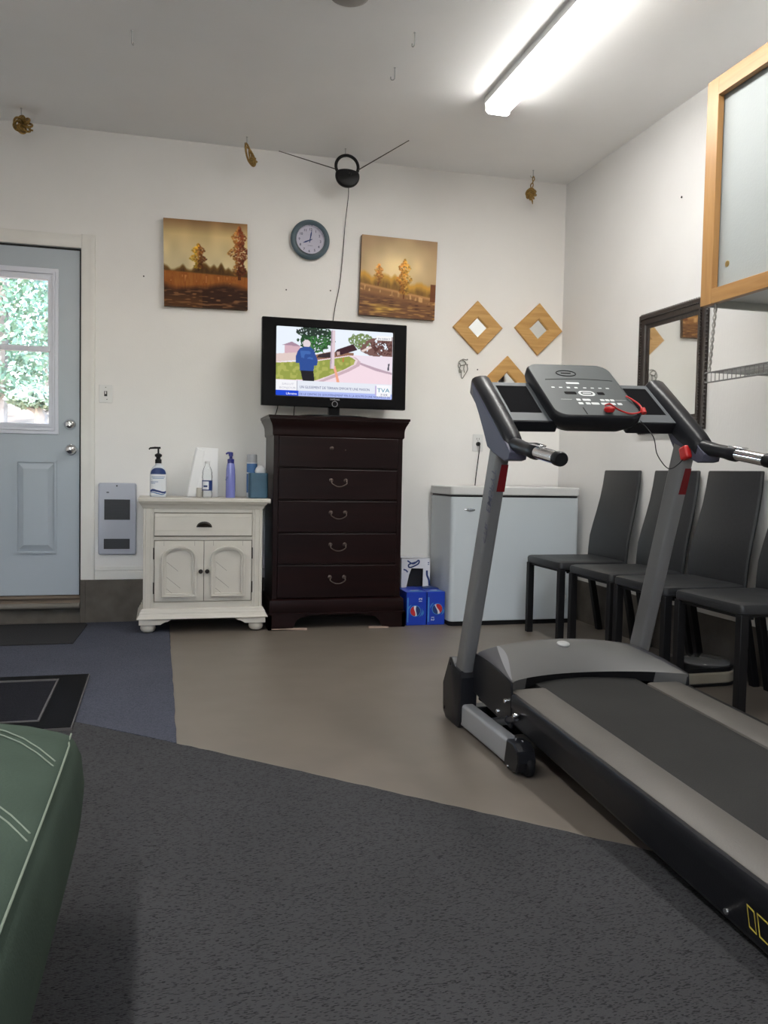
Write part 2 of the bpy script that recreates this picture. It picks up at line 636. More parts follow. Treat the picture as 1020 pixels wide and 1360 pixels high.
b.build('lower_window_pane', M_glass, door, smooth=0)
b = MB()
b.box(-.80, -.62, YF - .014, YF - .006, 1.150, 1.158)
b.box(-.668, -.612, YF - .016, YF - .006, 1.147, 1.157)
b.build('sash_latch', M_vinyl, door, smooth=0)
b = MB()
b.lathe([(.0, -.034), (.019, -.034), (.024, -.030), (.031, -.012), (.034, 0)], (-.503, YF, 1.165), 28, 'y')
b.box(-.507, -.499, YF - .042, YF - .03, 1.153, 1.177)
b.build('deadbolt', M_chrome, door)
b = MB()
b.lathe([(0, -.062), (.016, -.061), (.027, -.052), (.030, -.042), (.026, -.031), (.014, -.024), (.013, -.012), (.031, -.008), (.034, 0)], (-.498, YF, 1.018), 28, 'y')
b.build('door_knob', M_chrome, door)
b = MB()
b.box(DX0 + .004, DX1 - .004, D - .002, D + .06, .0945, .164, 0)
b.box(DX0 + .012, DX1 - .004, D - .020, D + .03, .150, .162, 0)
b.tube([(DX0 + .012, D - .022, .108), (DX1 - .006, D - .022, .108)], .017, 10, m=1)
b.build('door_sill', [M_sill, M_alu], door, bevel=.002)

# ------------------------------------------------------------------ outside
M_dirt = mat('reddish gravel yard', (0.36, 0.24, 0.15, 1), 0.95, noise=(3, 0.5), bump=(20, 0.5))
M_grass = mat('dry grass bank', (0.30, 0.32, 0.14, 1), 0.95, noise=(2, 0.4), bump=(40, 0.6))
def bankz(y):
    a = min(1, max(0, (y - 6.6) / 3.0))
    return -.05 + 1.36 * a * a * (3 - 2 * a) + .11 * max(0, y - 9.4)
b = MB()
b.box(-14, 10, D + .16, 6.7, -.3, -.05, 0)
struct(b.build('ground', M_dirt, smooth=0))
b = MB()
b.grid(lambda u, v: (-16 + 26 * u, 6.6 + 11 * v, bankz(6.6 + 11 * v) + .05 * math.sin(31 * u + 17 * v) * min(1, v * 6)), 60, 40)
g = b.build('ground_bank', M_dirt)
struct(g)
q = MB()
q.box(-12, 12, -14, Y0 - .15, -.3, -.06)
struct(q.build('ground_bounce', mat('pale concrete bounce ground', (0.55, 0.53, 0.50, 1), 0.9, noise=(3, .1)), smooth=0))  # pale ground added out of view to bounce light onto the ceiling
struct(g)
def leafmat(name, c):
    m = mat(name, c, 0.6)
    m.node_tree.nodes['Principled BSDF'].inputs['Transmission Weight'].default_value = 0.0
    return m
LM = [leafmat('green leaves', (0.13, 0.21, 0.125, 1)), leafmat('pale green leaves', (0.26, 0.33, 0.22, 1)), leafmat('yellow leaves', (0.46, 0.37, 0.17, 1)), leafmat('blue green needles', (0.13, 0.23, 0.22, 1))]
M_bark = mat('grey bark', (0.24, 0.2, 0.17, 1), 0.9, noise=(10, 0.3))
def tree(x, y, h, rx, n, lm, label, base=.9, z0=0):
    rng = random.Random(int(x * 100 + y * 10))
    t = thing('tree', label, 'tree', (x, y, z0), 'trees and shrubs outside the door window')
    q = MB()
    q.tube([(x, y, z0 - .2), (x + .05, y, z0 + h * .4), (x - .04, y, z0 + h * .85)], [.09, .06, .02], 7)
    for k in range(5):
        a = rng.random() * 6.28
        z = z0 + h * (.3 + .1 * k)
        q.tube([(x, y, z), (x + rx * .6 * math.cos(a), y + rx * .6 * math.sin(a), z + h * .15)], [.03, .01], 5)
    q.build('trunk', M_bark, t)
    q = MB()
    for k in range(int(n * 2.6)):
        zz = rng.random()
        rr = rx * (math.sin(PI * (zz * .8 + .15)) ** .6) * math.sqrt(rng.random())
        a = rng.random() * 6.283
        c = Vector((x + rr * math.cos(a), y + rr * math.sin(a), z0 + base * .3 + zz * (h - base * .3)))
        s = .022 + .034 * rng.random()
        d1 = Vector((rng.uniform(-1, 1), rng.uniform(-1, 1), rng.uniform(-1, 1))).normalized() * s
        d2 = d1.orthogonal().normalized() * s * .6
        q.add([c - d1, c + d2, c + d1, c - d2], [(0, 1, 2, 3)], lm if rng.random() < .75 else 1)
    q.build('foliage', LM, t, smooth=0, recalc=False)
tree(-1.75, 10.4, 3.3, .72, 2400, 0, 'dense green tree seen through the middle of the door window', z0=bankz(10.4))
tree(-3.5, 10.4, 3.4, .75, 1800, 1, 'pale green tree at the far left outside', z0=bankz(10.4))
tree(-.05, 10.5, 3.2, .75, 1800, 1, 'pale green tree at the far right outside', z0=bankz(10.5))
tree(-2.65, 12.6, 4.6, .9, 2600, 2, 'tall yellowing tree behind the gap left of the dense green one', z0=bankz(12.6))
tree(-.75, 12.7, 4.4, .95, 2600, 3, 'blue green tree behind the gap right of the dense green one', z0=bankz(12.7))
tree(-1.8, 15.0, 6.0, 1.3, 2600, 1, 'tallest pale tree standing farthest from the door', z0=bankz(15.0))
tree(-2.3, 9.25, .5, .28, 500, 3, 'low blue green shrub at the edge of the gravel left of the dense tree', z0=bankz(9.25))
tree(-1.2, 9.2, .45, .28, 500, 1, 'low pale shrub at the edge of the gravel right of the dense tree', z0=bankz(9.2))

# ------------------------------------------------------------------ floor coverings
rng = random.Random(3)
edge = []
for k in range(0, 181):
    t = k / 180
    x = -2.55 + (RW - .016 + 2.55) * t
    if x < .06:
        y = 2.868 - .906 * (x - .06)
    else:
        y = 2.868 - .962 * (x - .06)
    edge.append((x, y + rng.uniform(-.004, .004)))
b = MB()
b.prism([(RW - .016, Y0 + .002), (X0 + .002, Y0 + .002), (X0 + .002, D - .03), (-2.56, D - .03)] + edge, 'z', .0005, .0085)
tag(b.build('carpet', M_carpet, smooth=0, loc=(0, 1, 0)), 'large charcoal woven carpet with a frayed diagonal edge across the floor', 'carpet')
ye = 2.868 + .012
run = [(.062, ye)] + [(.062 + rng.uniform(-.002, .002), ye + (D - .02 - ye) * k / 30) for k in range(1, 30)] + [(.062, D - .02), (-2.54, D - .02)]
b = MB()
b.prism(run, 'z', .0004, .006)
tag(b.build('carpet_runner', M_runner, smooth=0, loc=(-.8, 4, 0)), 'smooth slate grey carpet strip in front of the door and white cabinet', 'carpet')
t = thing('doormat', 'black doormat with a raised border lying between the door and the green couch', 'mat', (-.7, 3.5, .0088))
b = MB()
b.frame_prism(rect(-1.20, -.290, 3.08, 3.874), rect(-1.09, -.404, 3.17, 3.79), 'z', .0088, .020)
b.build('border', M_matb, t, bevel=.003, smooth=0)
for o_, i_ in ((rect(-1.09, -.404, 3.17, 3.79), rect(-1.082, -.411, 3.178, 3.783)), (rect(-1.203, -.287, 3.077, 3.877), rect(-1.199, -.291, 3.081, 3.873))):
    b = MB()
    b.frame_prism(o_, i_, 'z', .0089, .0235 if o_[0][0] > -1.1 else .0185)
    b.build('lip', M_lip, t, smooth=0)
b = MB()
b.box(-1.082, -.412, 3.178, 3.782, .0088, .017)
b.build('pile', M_mat, t, smooth=0)
b = MB()
b.prism([(-1.30, 4.61), (-.424, 4.612), (-.395, 5.15), (-.41, 5.20), (-1.30, 5.20)], 'z', .0065, .013)
tag(b.build('entrance_mat', mat('dark grey entrance mat', rgb(52, 52, 54), 0.95, spec=.1, noise=(150, 0.2), bump=(250, 0.5)), smooth=0, loc=(-.85, 4.9, .0065), bevel=.002), 'thin dark grey mat against the step of the door', 'mat')
# ------------------------------------------------------------------ white cabinet
M_cab = mat('antique white lacquer', (0.56, 0.53, 0.47, 1), 0.4, noise=(6, 0.04), bump=(60, 0.03))
M_groove = mat('dark grooves and gap shade', (0.10, 0.085, 0.07, 1), 0.7)
M_bronze = mat('dark bronze hardware', (0.03, 0.025, 0.022, 1), 0.3, 0.8)
cab = thing('cabinet', 'antique white bedside cabinet with one drawer and two arched doors', 'cabinet', (.25, 5.05, 0))
CYB = 5.235
b = MB()
b.box(-.083, .572, 4.875, CYB, .125, .705)                       # carcass
for x0, x1 in ((-.083, -.026), (.515, .572)):                   # fluted stiles
    b.box(x0, x1, 4.862, 4.876, .13, .70)
    b.box(x0 + .012, x0 + .018, 4.858, 4.863, .13, .70)
    b.box(x1 - .018, x1 - .012, 4.858, 4.863, .13, .70)
for z0, z1 in ((.676, .70), (.522, .542), (.13, .174)):
    b.box(-.026, .515, 4.864, 4.876, z0, z1)
b.build('body', M_cab, cab, smooth=0, bevel=.0015)
b = MB()
b.prism([(4.842, .732), (4.836, .738), (4.836, .752), (4.840, .757), (CYB, .757), (CYB, .732)], 'x', -.110, .614)
loops = []
for z, e in ((.698, .0), (.708, .004), (.718, .010), (.726, .018), (.7325, .021)):
    x0, x1, y0 = -.086 - e, .575 + e, 4.858 - e
    loops.append([(x0, y0, z), (x1, y0, z), (x1, CYB, z), (x0, CYB, z)])
b.loft(loops)
b.build('top', M_cab, cab, smooth=0)
b = MB()
loops = []
for z, e in ((.140, 0), (.134, .006), (.122, .009), (.120, .013), (.108, .015), (.104, .020), (.094, .024), (.086, .030), (.083, .028)):
    x0, x1, y0 = -.087 - e, .576 + e, 4.858 - e
    loops.append([(x0, y0, z), (x1, y0, z), (x1, CYB, z), (x0, CYB, z)])
b.loft(loops)
br = [(0, .084), (0, .052), (.115, .052), (.128, .060), (.14, .066), (.155, .068), (.165, .076), (.178, .084)]
b.prism([(-.104 + p, z) for p, z in br], 'y', 4.838, 4.858)
b.prism([(.592 - p, z) for p, z in br], 'y', 4.838, 4.858)
b.prism([(4.840 + p * .8, z) for p, z in br], 'x', -.104, -.086)
b.prism([(4.840 + p * .8, z) for p, z in br], 'x', .574, .592)
b.build('base_moulding', M_cab, cab, smooth=25)
for x in (-.055, .543):
    for y in (4.885, 5.19):
        b = MB()
        b.lathe([(.0, 0), (.024, 0), (.036, .008), (.042, .022), (.040, .036), (.032, .046), (.028, .053)], (x, y, .0062), 24)
        b.build('foot', M_cab, cab)
dr = MB()
dr.box(-.022, .511, 4.852, 4.876, .547, .671)
for z in (.571, .651):
    dr.box(-.022, .511, 4.8505, 4.853, z, z + .004)
drawer = dr.build('drawer', M_cab, cab, smooth=0, bevel=.002)
b = MB()
lo = []
for k in range(9):
    a = PI * k / 8
    r = .038
    lo.append([(.246 + r * math.cos(PI * j / 12) * (1), 4.851 - .022 * math.sin(a) * math.sin(PI * j / 12) ** .5 * (1 if k < 9 else 1), .594 + .030 * math.sin(PI * j / 12) * math.cos(a * .5)) for j in range(13)])
b.loft(lo, caps=False, closed_loops=False)
b.tube([(.246 + .040 * math.cos(PI * j / 12), 4.850, .594 + .030 * math.sin(PI * j / 12)) for j in range(13)], .003, 6)
b.build('cup_pull', M_bronze, drawer)
def arch(x0, x1, z0, zs, zt, n=14):
    cx, rx = (x0 + x1) / 2, (x1 - x0) / 2
    return [(x0, z0), (x1, z0)] + [(cx + rx * math.cos(PI * k / n), zs + (zt - zs) * math.sin(PI * k / n)) for k in range(n + 1)]
for x0, x1, hx in ((-.022, .2445, .2285), (.2475, .511, .2635)):
    cx = (x0 + x1) / 2
    b = MB()
    b.box(x0, x1, 4.858, 4.876, .179, .518)
    o = arch(cx - .094, cx + .094, .204, .425, .489)
    i = arch(cx - .072, cx + .072, .224, .425, .470)
    mid = arch(cx - .083, cx + .083, .214, .425, .480)
    b.frame_prism(o, mid, 'y', 4.838, 4.859)
    b.frame_prism(mid, i, 'y', 4.846, 4.859)
    dv = b.build('door', M_cab, cab, smooth=25, bevel=.0015)
    for xa, za, ln in ((-.068, .40, .062), (-.068, .315, .075), (-.068, .25, .03)):
        b = MB()
        b.obox((cx + xa + ln / 2, 4.8575, za - ln * .42), (ln / 2, 0, -ln * .42), (0, .0008, 0), (.0005, 0, .0005))
        b.build('panel_groove', M_groove, dv, smooth=0)
    for xg in (x0 + .05, x1 - .05):
        b = MB()
        b.box(xg, xg + .0012, 4.8568, 4.858, .49, .517)
        b.build('panel_groove', M_groove, dv, smooth=0)
    b = MB()
    b.lathe([(0, -.024), (.009, -.023), (.0125, -.017), (.010, -.010), (.005, -.006), (.006, 0)], (hx, 4.857, .347), 16, 'y')
    b.build('knob', M_bronze, dv)
    xh = x0 - .004 if x0 < .1 else x1 + .004
    for zh in (.255, .448):
        b = MB()
        b.tube([(xh, 4.857, zh - .032), (xh, 4.857, zh + .032)], .0035, 8)
        b.build('hinge', M_bronze, dv)
b = MB()
for z in (.5205, .5445, .673):
    b.box(-.024, .513, 4.8625, 4.866, z - .001, z + .0015)
for x in (-.0240, .246, .513):
    b.box(x - .0012, x + .0012, 4.8625, 4.866, .177, .52)
b.build('shadow_gap', M_groove, cab, smooth=0)  # dark strips laid in the door and drawer gaps as painted shade

# ------------------------------------------------------------------ things on the cabinet (top at z = .757)
TZ = .7575
M_clear = thin_glass('clear plastic', (.97, .98, .98, 1), 1.12, .08)
M_gel = mat('clear gel in soft white bottle', (0.62, 0.66, 0.70, 1), 0.25)
M_label = mat('white printed label', (0.72, 0.74, 0.77, 1), 0.45)
M_navy = mat('navy blue print', (0.015, 0.04, 0.16, 1), 0.4)
M_midblue = mat('mid blue print', (0.06, 0.16, 0.36, 1), 0.45)
def pump(q, x, y, z, left=True, m=0):
    q.lathe([(.018, 0), (.018, .022), (.012, .026), (.012, .034), (.020, .040), (.020, .050), (.010, .056), (.005, .058), (.005, .082), (.011, .084), (.011, .091), (0, .093)], (x, y, z), 16, m=m)
    q.tube([(x + .012, y, z + .088), (x - .02, y, z + .088), (x - .045, y - .004, z + .085), (x - .052, y - .004, z + .078)], [.006, .006, .005, .004], 8, m=m)
t = thing('sanitizer_bottle', 'clear hand sanitizer bottle with a black pump and blue and white label', 'bottle', (-.005, 5.0, TZ))
def oval(x, y, z, rx, ry, n=28, e=2.6):
    out = []
    for k in range(n):
        a = 2 * PI * k / n
        c, s = math.cos(a), math.sin(a)
        out.append((x + rx * math.copysign(abs(c) ** (2 / e), c), y + ry * math.copysign(abs(s) ** (2 / e), s), z))
    return out
b = MB()
b.loft([oval(-.005, 5.0, TZ + z, rx, ry) for z, rx, ry in ((0, .042, .026), (.006, .046, .029), (.12, .046, .029), (.145, .043, .028), (.165, .034, .024), (.178, .022, .02), (.184, .016, .016), (.196, .016, .016))])
b.build('bottle_body', M_gel, t)
b = MB()
def ovfront(x, y, rx, ry, z0f, z1f, u0, u1, off=.0006, n=18, e=2.6):
    def fn(u, v):
        a = -PI + PI * (u0 + (u1 - u0) * u)
        c, s = math.cos(a), math.sin(a)
        z0, z1 = z0f(u), z1f(u)
        return (x + (rx + off) * math.copysign(abs(c) ** (2 / e), c), y + (ry + off) * math.copysign(abs(s) ** (2 / e), s), z0 + (z1 - z0) * v)
    return fn
b.grid(ovfront(-.005, 5.0, .046, .029, lambda u: TZ + .012, lambda u: TZ + .128, .12, .88), 18, 1, 0)
b.grid(ovfront(-.005, 5.0, .0445, .0285, lambda u: TZ + .129, lambda u: TZ + .129 + .036 * math.sin(PI * min(1, max(0, u))) ** .6, .14, .86, .0012), 18, 1, 1)
b.grid(ovfront(-.005, 5.0, .046, .029, lambda u: TZ + .026 + .006 * math.sin(6 * u), lambda u: TZ + .034 + .010 * math.sin(6 * u) * (1 - u * .5) + .003, .16, .84, .0010), 18, 1, 1)
b.grid(ovfront(-.005, 5.0, .046, .029, lambda u: TZ + .018 + .006 * math.sin(6 * u + .5), lambda u: TZ + .023 + .006 * math.sin(6 * u + .3), .2, .8, .0010), 18, 1, 2)
for k, (za, ua, ub) in enumerate(((.112, .25, .75), (.104, .3, .7), (.084, .2, .5), (.076, .22, .42))):
    b.grid(ovfront(-.005, 5.0, .046, .029, lambda u: TZ + za, lambda u: TZ + za + .0028, ua, ub, .0012), 10, 1, 2)
b.build('label', [M_label, M_navy, M_midblue], t, recalc=False)
b = MB()
pump(b, -.005, 5.0, TZ + .19)
b.build('pump', M_black, t)

b = MB()
pl = [(.155, 0), (.335, 0), (.334, .285), (.208, .290), (.190, .21)]
b.loft([[(x, 5.075 - .004 * math.sin(i * 1.7), TZ + z) for i, (x, z) in enumerate(pl)], [(x, 5.125, TZ + z * .995) for x, z in pl]])
b.prism([(.158, .001), (.205, .001), (.235, .12), (.255, .27), (.212, .284), (.194, .2)], 'y', 5.069, 5.076)
b.v = [(x, y, z if z > .7 else TZ + z) for x, y, z in b.v]
tag(b.build('paper_bag', mat('white paper', (0.88, 0.88, 0.88, 1), 0.8, bump=(25, 0.3)), smooth=30, loc=(.25, 5.1, TZ), bevel=.003), 'white folded paper bag standing behind the water bottle on the cabinet', 'paper bag')
b = MB()
b.lathe([(0, .0), (.018, 0), (.020, .004), (.020, .050), (.018, .054), (0, .054)], (.228, 5.035, TZ), 20)
tag(b.build('jar', mat('cream plastic', (0.60, 0.57, 0.5, 1), 0.4), loc=(.228, 5.035, TZ)), 'small cream jar between the paper bag and the water bottle', 'jar')
t = thing('water_bottle', 'clear plastic water bottle with a dark blue label and white cap', 'bottle', (.267, 4.985, TZ))
b = MB()
prof = [(.0, 0), (.024, 0), (.0285, .006), (.0285, .03), (.026, .034), (.0285, .038), (.0285, .1), (.026, .105), (.0285, .112), (.0285, .125), (.026, .132), (.0275, .142), (.022, .165), (.013, .184), (.012, .196)]
b.lathe(prof, (.267, 4.985, TZ), 24)
b.build('bottle_body', M_clear, t)
b = MB()
b.lathe([(.0, .193), (.0145, .193), (.0145, .206), (.012, .208), (0, .208)], (.267, 4.985, TZ), 20)
b.build('cap', M_white, t)
b = MB()
b.lathe([(.0291, .040), (.0291, .098)], (.267, 4.985, TZ), 28)
b.f, b.mi = b.f[:28], b.mi[:28]
n0 = len(b.f)
b.grid(lambda u, v: (.267 + .0297 * math.cos(-PI * (.84 - .42 * u)), 4.985 + .0297 * math.sin(-PI * (.84 - .42 * u)), TZ + .046 + .046 * v), 8, 1, 1)
b.grid(lambda u, v: (.267 + .0302 * math.cos(-PI * (.76 - .26 * u)), 4.985 + .0302 * math.sin(-PI * (.76 - .26 * u)), TZ + .060 + .010 * v), 8, 1, 0)
b.build('label', [M_navy, M_label], t, recalc=False)
t = thing('lotion_bottle', 'tall lavender blue pump bottle with a royal blue top', 'bottle', (.400, 4.99, TZ))
b = MB()
b.lathe([(0, 0), (.026, 0), (.0275, .004), (.0275, .11), (.026, .16), (.022, .19), (.0185, .202), (.0, .204)], (.400, 4.99, TZ), 24)
b.build('bottle_body', mat('lavender plastic', (0.20, 0.22, 0.55, 1), 0.25, coat=.3), t)
M_royal = mat('royal blue plastic', (0.025, 0.03, 0.20, 1), 0.3)
b = MB()
b.lathe([(.0195, .198), (.0195, .222), (.009, .226), (.009, .240), (.013, .242), (.013, .262), (0, .264)], (.400, 4.99, TZ), 20)
b.tube([(.405, 4.99, TZ + .257), (.383, 4.985, TZ + .259), (.372, 4.983, TZ + .252)], [.008, .006, .005], 8)
b.build('pump', M_royal, t)
b = MB()
b.text('Ns', (.3795, 4.9685, TZ + .10), (.25, -.2, 1), (-1, .4, .1), .02)
b.v = [(x - .0005, y - .004, z) for x, y, z in b.v]
b.build('label', M_navy, t, recalc=False)
t = thing('spray_can', 'white and blue aerosol can with a silver grey cap behind the blue tissue box', 'can', (.529, 5.06, TZ))
b = MB()
b.lathe([(0, 0), (.030, 0), (.031, .004), (.031, .20), (.029, .207), (0, .207)], (.529, 5.06, TZ), 28)
b.build('can_body', mat('white enamel', (0.62, 0.64, 0.68, 1), 0.3), t)
b = MB()
b.lathe([(.029, .205), (.030, .208), (.030, .250), (.027, .254), (0, .254)], (.529, 5.06, TZ), 28)
b.build('cap', mat('silver grey plastic', (0.42, 0.43, 0.45, 1), 0.35), t)
b = MB()
b.grid(lambda u, v: (.529 + .0316 * math.cos(-PI * (.95 - .9 * u)), 5.06 + .0316 * math.sin(-PI * (.95 - .9 * u)), TZ + .150 + .050 * v - .01 * u * (1 - v)), 16, 1)
b.grid(lambda u, v: (.529 + .0318 * math.cos(-PI * (.95 - .9 * u)), 5.06 + .0318 * math.sin(-PI * (.95 - .9 * u)), TZ + .03 + .11 * v), 16, 1)
b.build('label', M_midblue, t, recalc=False)
t = thing('tissue_box', 'teal blue tissue box at the right end of the white cabinet', 'tissue box', (.558, 4.99, TZ))
b = MB()
b.prism(rrect(.503, .612, 4.935, 5.025, .018), 'z', TZ, TZ + .146)
b.build('box', mat('teal blue card', (0.050, 0.115, 0.175, 1), 0.5, noise=(12, .15)), t, bevel=.004)
b = MB()
b.loft([[(.572 + .035 * math.cos(a) * s, 4.985 + .022 * math.sin(a) * s, TZ + z) for a in [2 * PI * k / 12 for k in range(12)]] for z, s in ((.14, .8), (.155, 1), (.175, .8), (.188, .4), (.19, .1))])
b.build('tissue', mat('white tissue', (0.7, 0.7, 0.72, 1), 0.9, bump=(30, .5)), t)

# ------------------------------------------------------------------ wall heater, switch, outlet
M_heat = mat('pale grey heater enamel', (0.44, 0.46, 0.53, 1), 0.35)
t = thing('wall_heater', 'white wall heater with two dark louvred grilles beside the door', 'heater', (-.236, D, .62))
b = MB()
b.prism(rrect(-.344, -.129, .405, .829, .012), 'y', D - .026, D)
b.build('housing', M_heat, t, bevel=.008, seg=3)
M_grill = mat('dark grille', (0.035, 0.036, 0.042, 1), 0.5)
for x0, x1, z0, z1 in ((-.310, -.165, .612, .732), (-.312, -.166, .440, .500)):
    b = MB()
    b.frame_prism(rect(x0, x1, z0, z1), rect(x0 + .004, x1 - .004, z0 + .004, z1 - .004), 'y', D - .029, D - .024)
    b.box(x0, x1, D - .0262, D - .025, z0, z1)
    n = int((z1 - z0) / .009)
    for k in range(n):
        z = z0 + .006 + k * (z1 - z0 - .008) / n
        b.box(x0 + .004, x1 - .004, D - .0285, D - .026, z, z + .0035)
    b.build('grille', M_grill, t, smooth=0)
b = MB()
b.lathe([(0, -.030), (.004, -.030), (.005, -.026)], (-.24, D, .812), 10, 'y')
b.build('screw', M_grill, t)
b = MB()
b.box(-.298, -.284, D - .0275, D - .0255, .770, .776)
b.build('badge', M_grill, t)
t = thing('light_switch', 'white wall plate with a toggle switch beside the door casing', 'switch', (-.305, D, 1.35))
b = MB()
b.prism(rrect(-.342, -.268, 1.297, 1.403, .004), 'y', D - .006, D)
b.build('plate', M_white, t, bevel=.002)
b = MB()
b.box(-.314, -.297, D - .008, D - .005, 1.335, 1.365, 0)
b.box(-.3085, -.3025, D - .020, D - .006, 1.348, 1.362, 1)
b.build('toggle', [M_grill, M_white], t, smooth=0)
for dx, z in ((-.003, 1.385), (.004, 1.315)):
    b = MB()
    b.box(-.305 + dx, -.300 + dx, D - .0072, D - .005, z, z + .004, 0)
    b.build('screw', M_grill, t, smooth=0)
t = thing('wall_outlet', 'white wall outlet above the chest freezer', 'outlet', (2.02, D, 1.127))
b = MB()
b.prism(rrect(1.985, 2.058, 1.070, 1.183, .004), 'y', D - .006, D)
b.build('plate', M_white, t, bevel=.002)
b = MB()
for zc in (1.152,):
    for dx in (-.008, .008):
        b.box(2.021 + dx - .0015, 2.021 + dx + .0015, D - .0068, D - .005, zc - .006, zc + .006)
    b.box(2.019, 2.023, D - .0068, D - .005, zc - .016, zc - .011)
b.build('socket_slots', M_grill, t, smooth=0)

# ------------------------------------------------------------------ dresser
M_mahog = wood('dark mahogany', (0.0075, 0.0026, 0.0028, 1), (0.012, 0.0040, 0.0040, 1), 0.3, 0, 7, 0.02)
M_mahog.node_tree.nodes['Principled BSDF'].inputs['Specular IOR Level'].default_value = 0.22
M_pull = mat('aged brass pull', (0.10, 0.075, 0.065, 1), 0.4, 0.8)
t = dresser = thing('dresser', 'tall dark mahogany dresser carrying the television', 'dresser', (1.015, 5.05, 0))
b = MB()
b.box(.632, 1.397, 4.878, 5.24, .16, 1.13)
for x0, x1 in ((.632, .66), (1.369, 1.397)):
    b.box(x0, x1, 4.866, 4.88, .178, 1.126)
for z in (.937, .752, .563, .377):
    b.box(.66, 1.369, 4.868, 4.88, z - .003, z + .003)
b.build('body', M_mahog, t, smooth=0, bevel=.002)
loops = []
for z, e in ((1.118, .002), (1.124, .009), (1.130, .010), (1.150, .010), (1.172, .012), (1.190, .018), (1.205, .026), (1.214, .031), (1.220, .031), (1.222, .036), (1.236, .037)):
    loops.append([(.634 - e, 4.869 - e, z), (1.395 + e, 4.869 - e, z), (1.395 + e, 5.245, z), (.634 - e, 5.245, z)])
b = MB()
b.loft(loops)
b.build('top', M_mahog, t, smooth=28)
loops = []
for z, e in ((.182, 0), (.176, .006), (.170, .016), (.164, .018), (.104, .018), (.098, .016), (.094, .026), (.086, .026)):
    loops.append([(.636 - e, 4.876 - e, z), (1.401 + e, 4.876 - e, z), (1.401 + e, 5.24, z), (.636 - e, 5.24, z)])
b = MB()
b.loft(loops)
b.build('plinth', M_mahog, t, smooth=28)
ft = [(0, .088), (0, .0008), (.135, .0008), (.150, .022), (.158, .045), (.18, .066), (.21, .076), (.235, .088)]
for sx, x0 in ((1, .610), (-1, 1.427)):
    b = MB()
    b.prism([(x0 + sx * p, z) for p, z in ft], 'y', 4.850, 4.872)
    x1 = x0 + sx * .02
    b.prism([(4.850 + p * .8, z) for p, z in ft], 'x', min(x0, x1), max(x0, x1))
    b.build('foot', M_mahog, t, smooth=25)
    b = MB()
    b.prism([(5.24 - p * .8, z) for p, z in ft], 'x', min(x0, x1), max(x0, x1))
    b.build('foot', M_mahog, t, smooth=25)
zs = [(.940, 1.120), (.755, .934), (.566, .749), (.380, .560), (.184, .374)]
for k, (z0, z1) in enumerate(zs):
    b = MB()
    b.box(.661, 1.368, 4.862, 4.88, z0 + .002, z1 - .002)
    d = b.build('drawer', M_mahog, t, smooth=0, bevel=.003)
    zc = (z0 + z1) / 2 + .012
    b = MB()
    posts = ((.968, 1.054) if k else (.968,))
    for x in posts:
        b.lathe([(0, -.020), (.007, -.018), (.0095, -.012), (.006, -.008), (.006, -.004), (.012, -.002), (.012, 0)], (x, 4.862, zc + .012), 14, 'y')
    if k:
        pts = curve([(.968, 4.843, zc + .010), (.966, 4.838, zc - .004), (.978, 4.836, zc - .014), (.995, 4.836, zc - .022), (1.011, 4.836, zc - .024), (1.027, 4.836, zc - .022), (1.044, 4.836, zc - .014), (1.056, 4.838, zc - .004), (1.054, 4.843, zc + .010)], 4)
        b.tube(pts, .0034, 6)
    b.build('knob' if k == 0 else 'handle', M_pull, d)
    if not k:
        b = MB()
        b.lathe([(0, -.001), (.0035, -.001), (.0045, 0)], (1.049, 4.8615, zc + .004), 10, 'y')
        b.build('screw_hole', M_pull, d)
M_shim = mat('raw pale wood', (0.36, 0.26, 0.21, 1), 0.7, noise=(30, .15))
b = MB()
b.prism([(.628, .0068), (.70, .0066), (.832, .0004), (.834, .011), (.77, .0125), (.70, .009), (.63, .009)], 'y', 4.832, 4.8495)
tag(b.build('shim', M_shim, smooth=0, loc=(.73, 4.84, .0004)), 'pale wooden shim at the left front foot of the dresser', 'shim')
b = MB()
b.prism([(1.200, .0004), (1.325, .0004), (1.325, .004), (1.29, .008), (1.202, .012)], 'y', 4.832, 4.8495)
tag(b.build('shim', M_shim, smooth=0, loc=(1.26, 4.84, .0004)), 'pale wooden shim at the right front foot of the dresser', 'shim')
# ------------------------------------------------------------------ television
M_gloss = mat('piano black bezel', (0.005, 0.005, 0.006, 1), 0.2, spec=.14)
M_scr = picture_mat('lit screen', 0.3, 0.73)
tvx0, tvx1, tvz0, tvz1, TY = .567, 1.435, 1.297, 1.806, 4.955
t = thing('television', 'black flat television showing a news report on the dresser', 'television', (1.0, 4.99, 1.2365))
sx0, sx1, sz0, sz1 = .651, 1.350, 1.358, 1.757
b = MB()
b.frame_prism(rect(tvx0, tvx1, tvz0, tvz1), rect(sx0, sx1, sz0, sz1), 'y', TY, TY + .05)
b.box(tvx0 + .01, tvx1 - .01, TY + .012, TY + .075, tvz0 + .01, tvz1 - .01)
b.build('bezel', M_gloss, t, bevel=.006, seg=3)
M_silver = mat('silver print', (0.5, 0.5, 0.52, 1), 0.4)
b = MB()
b.text('SAMSUNG', (1.0, TY - .0006, 1.340), (1, 0, 0), (0, 0, 1), .0125, align='CENTER')
b.tube([(1.0 + .016 * math.cos(2 * PI * k / 24), TY - .0003, 1.318 + .016 * math.sin(2 * PI * k / 24)) for k in range(24)], .0014, 5, closed=True)
b.build('badge', M_silver, t, recalc=False)
b = MB()
b.box(.968, 1.032, TY + .012, TY + .05, 1.250, 1.30)
b.box(.986, .994, TY + .0105, TY + .0125, 1.258, 1.266)
b.build('neck', M_gloss, t, bevel=.004)
b = MB()
b.lathe([(0, 0), (.22, 0), (.22, .006), (.20, .012), (.05, .016), (0, .016)], (1.0, TY + .03, 1.2372), 40, sy=.5)
b.build('base', M_gloss, t)
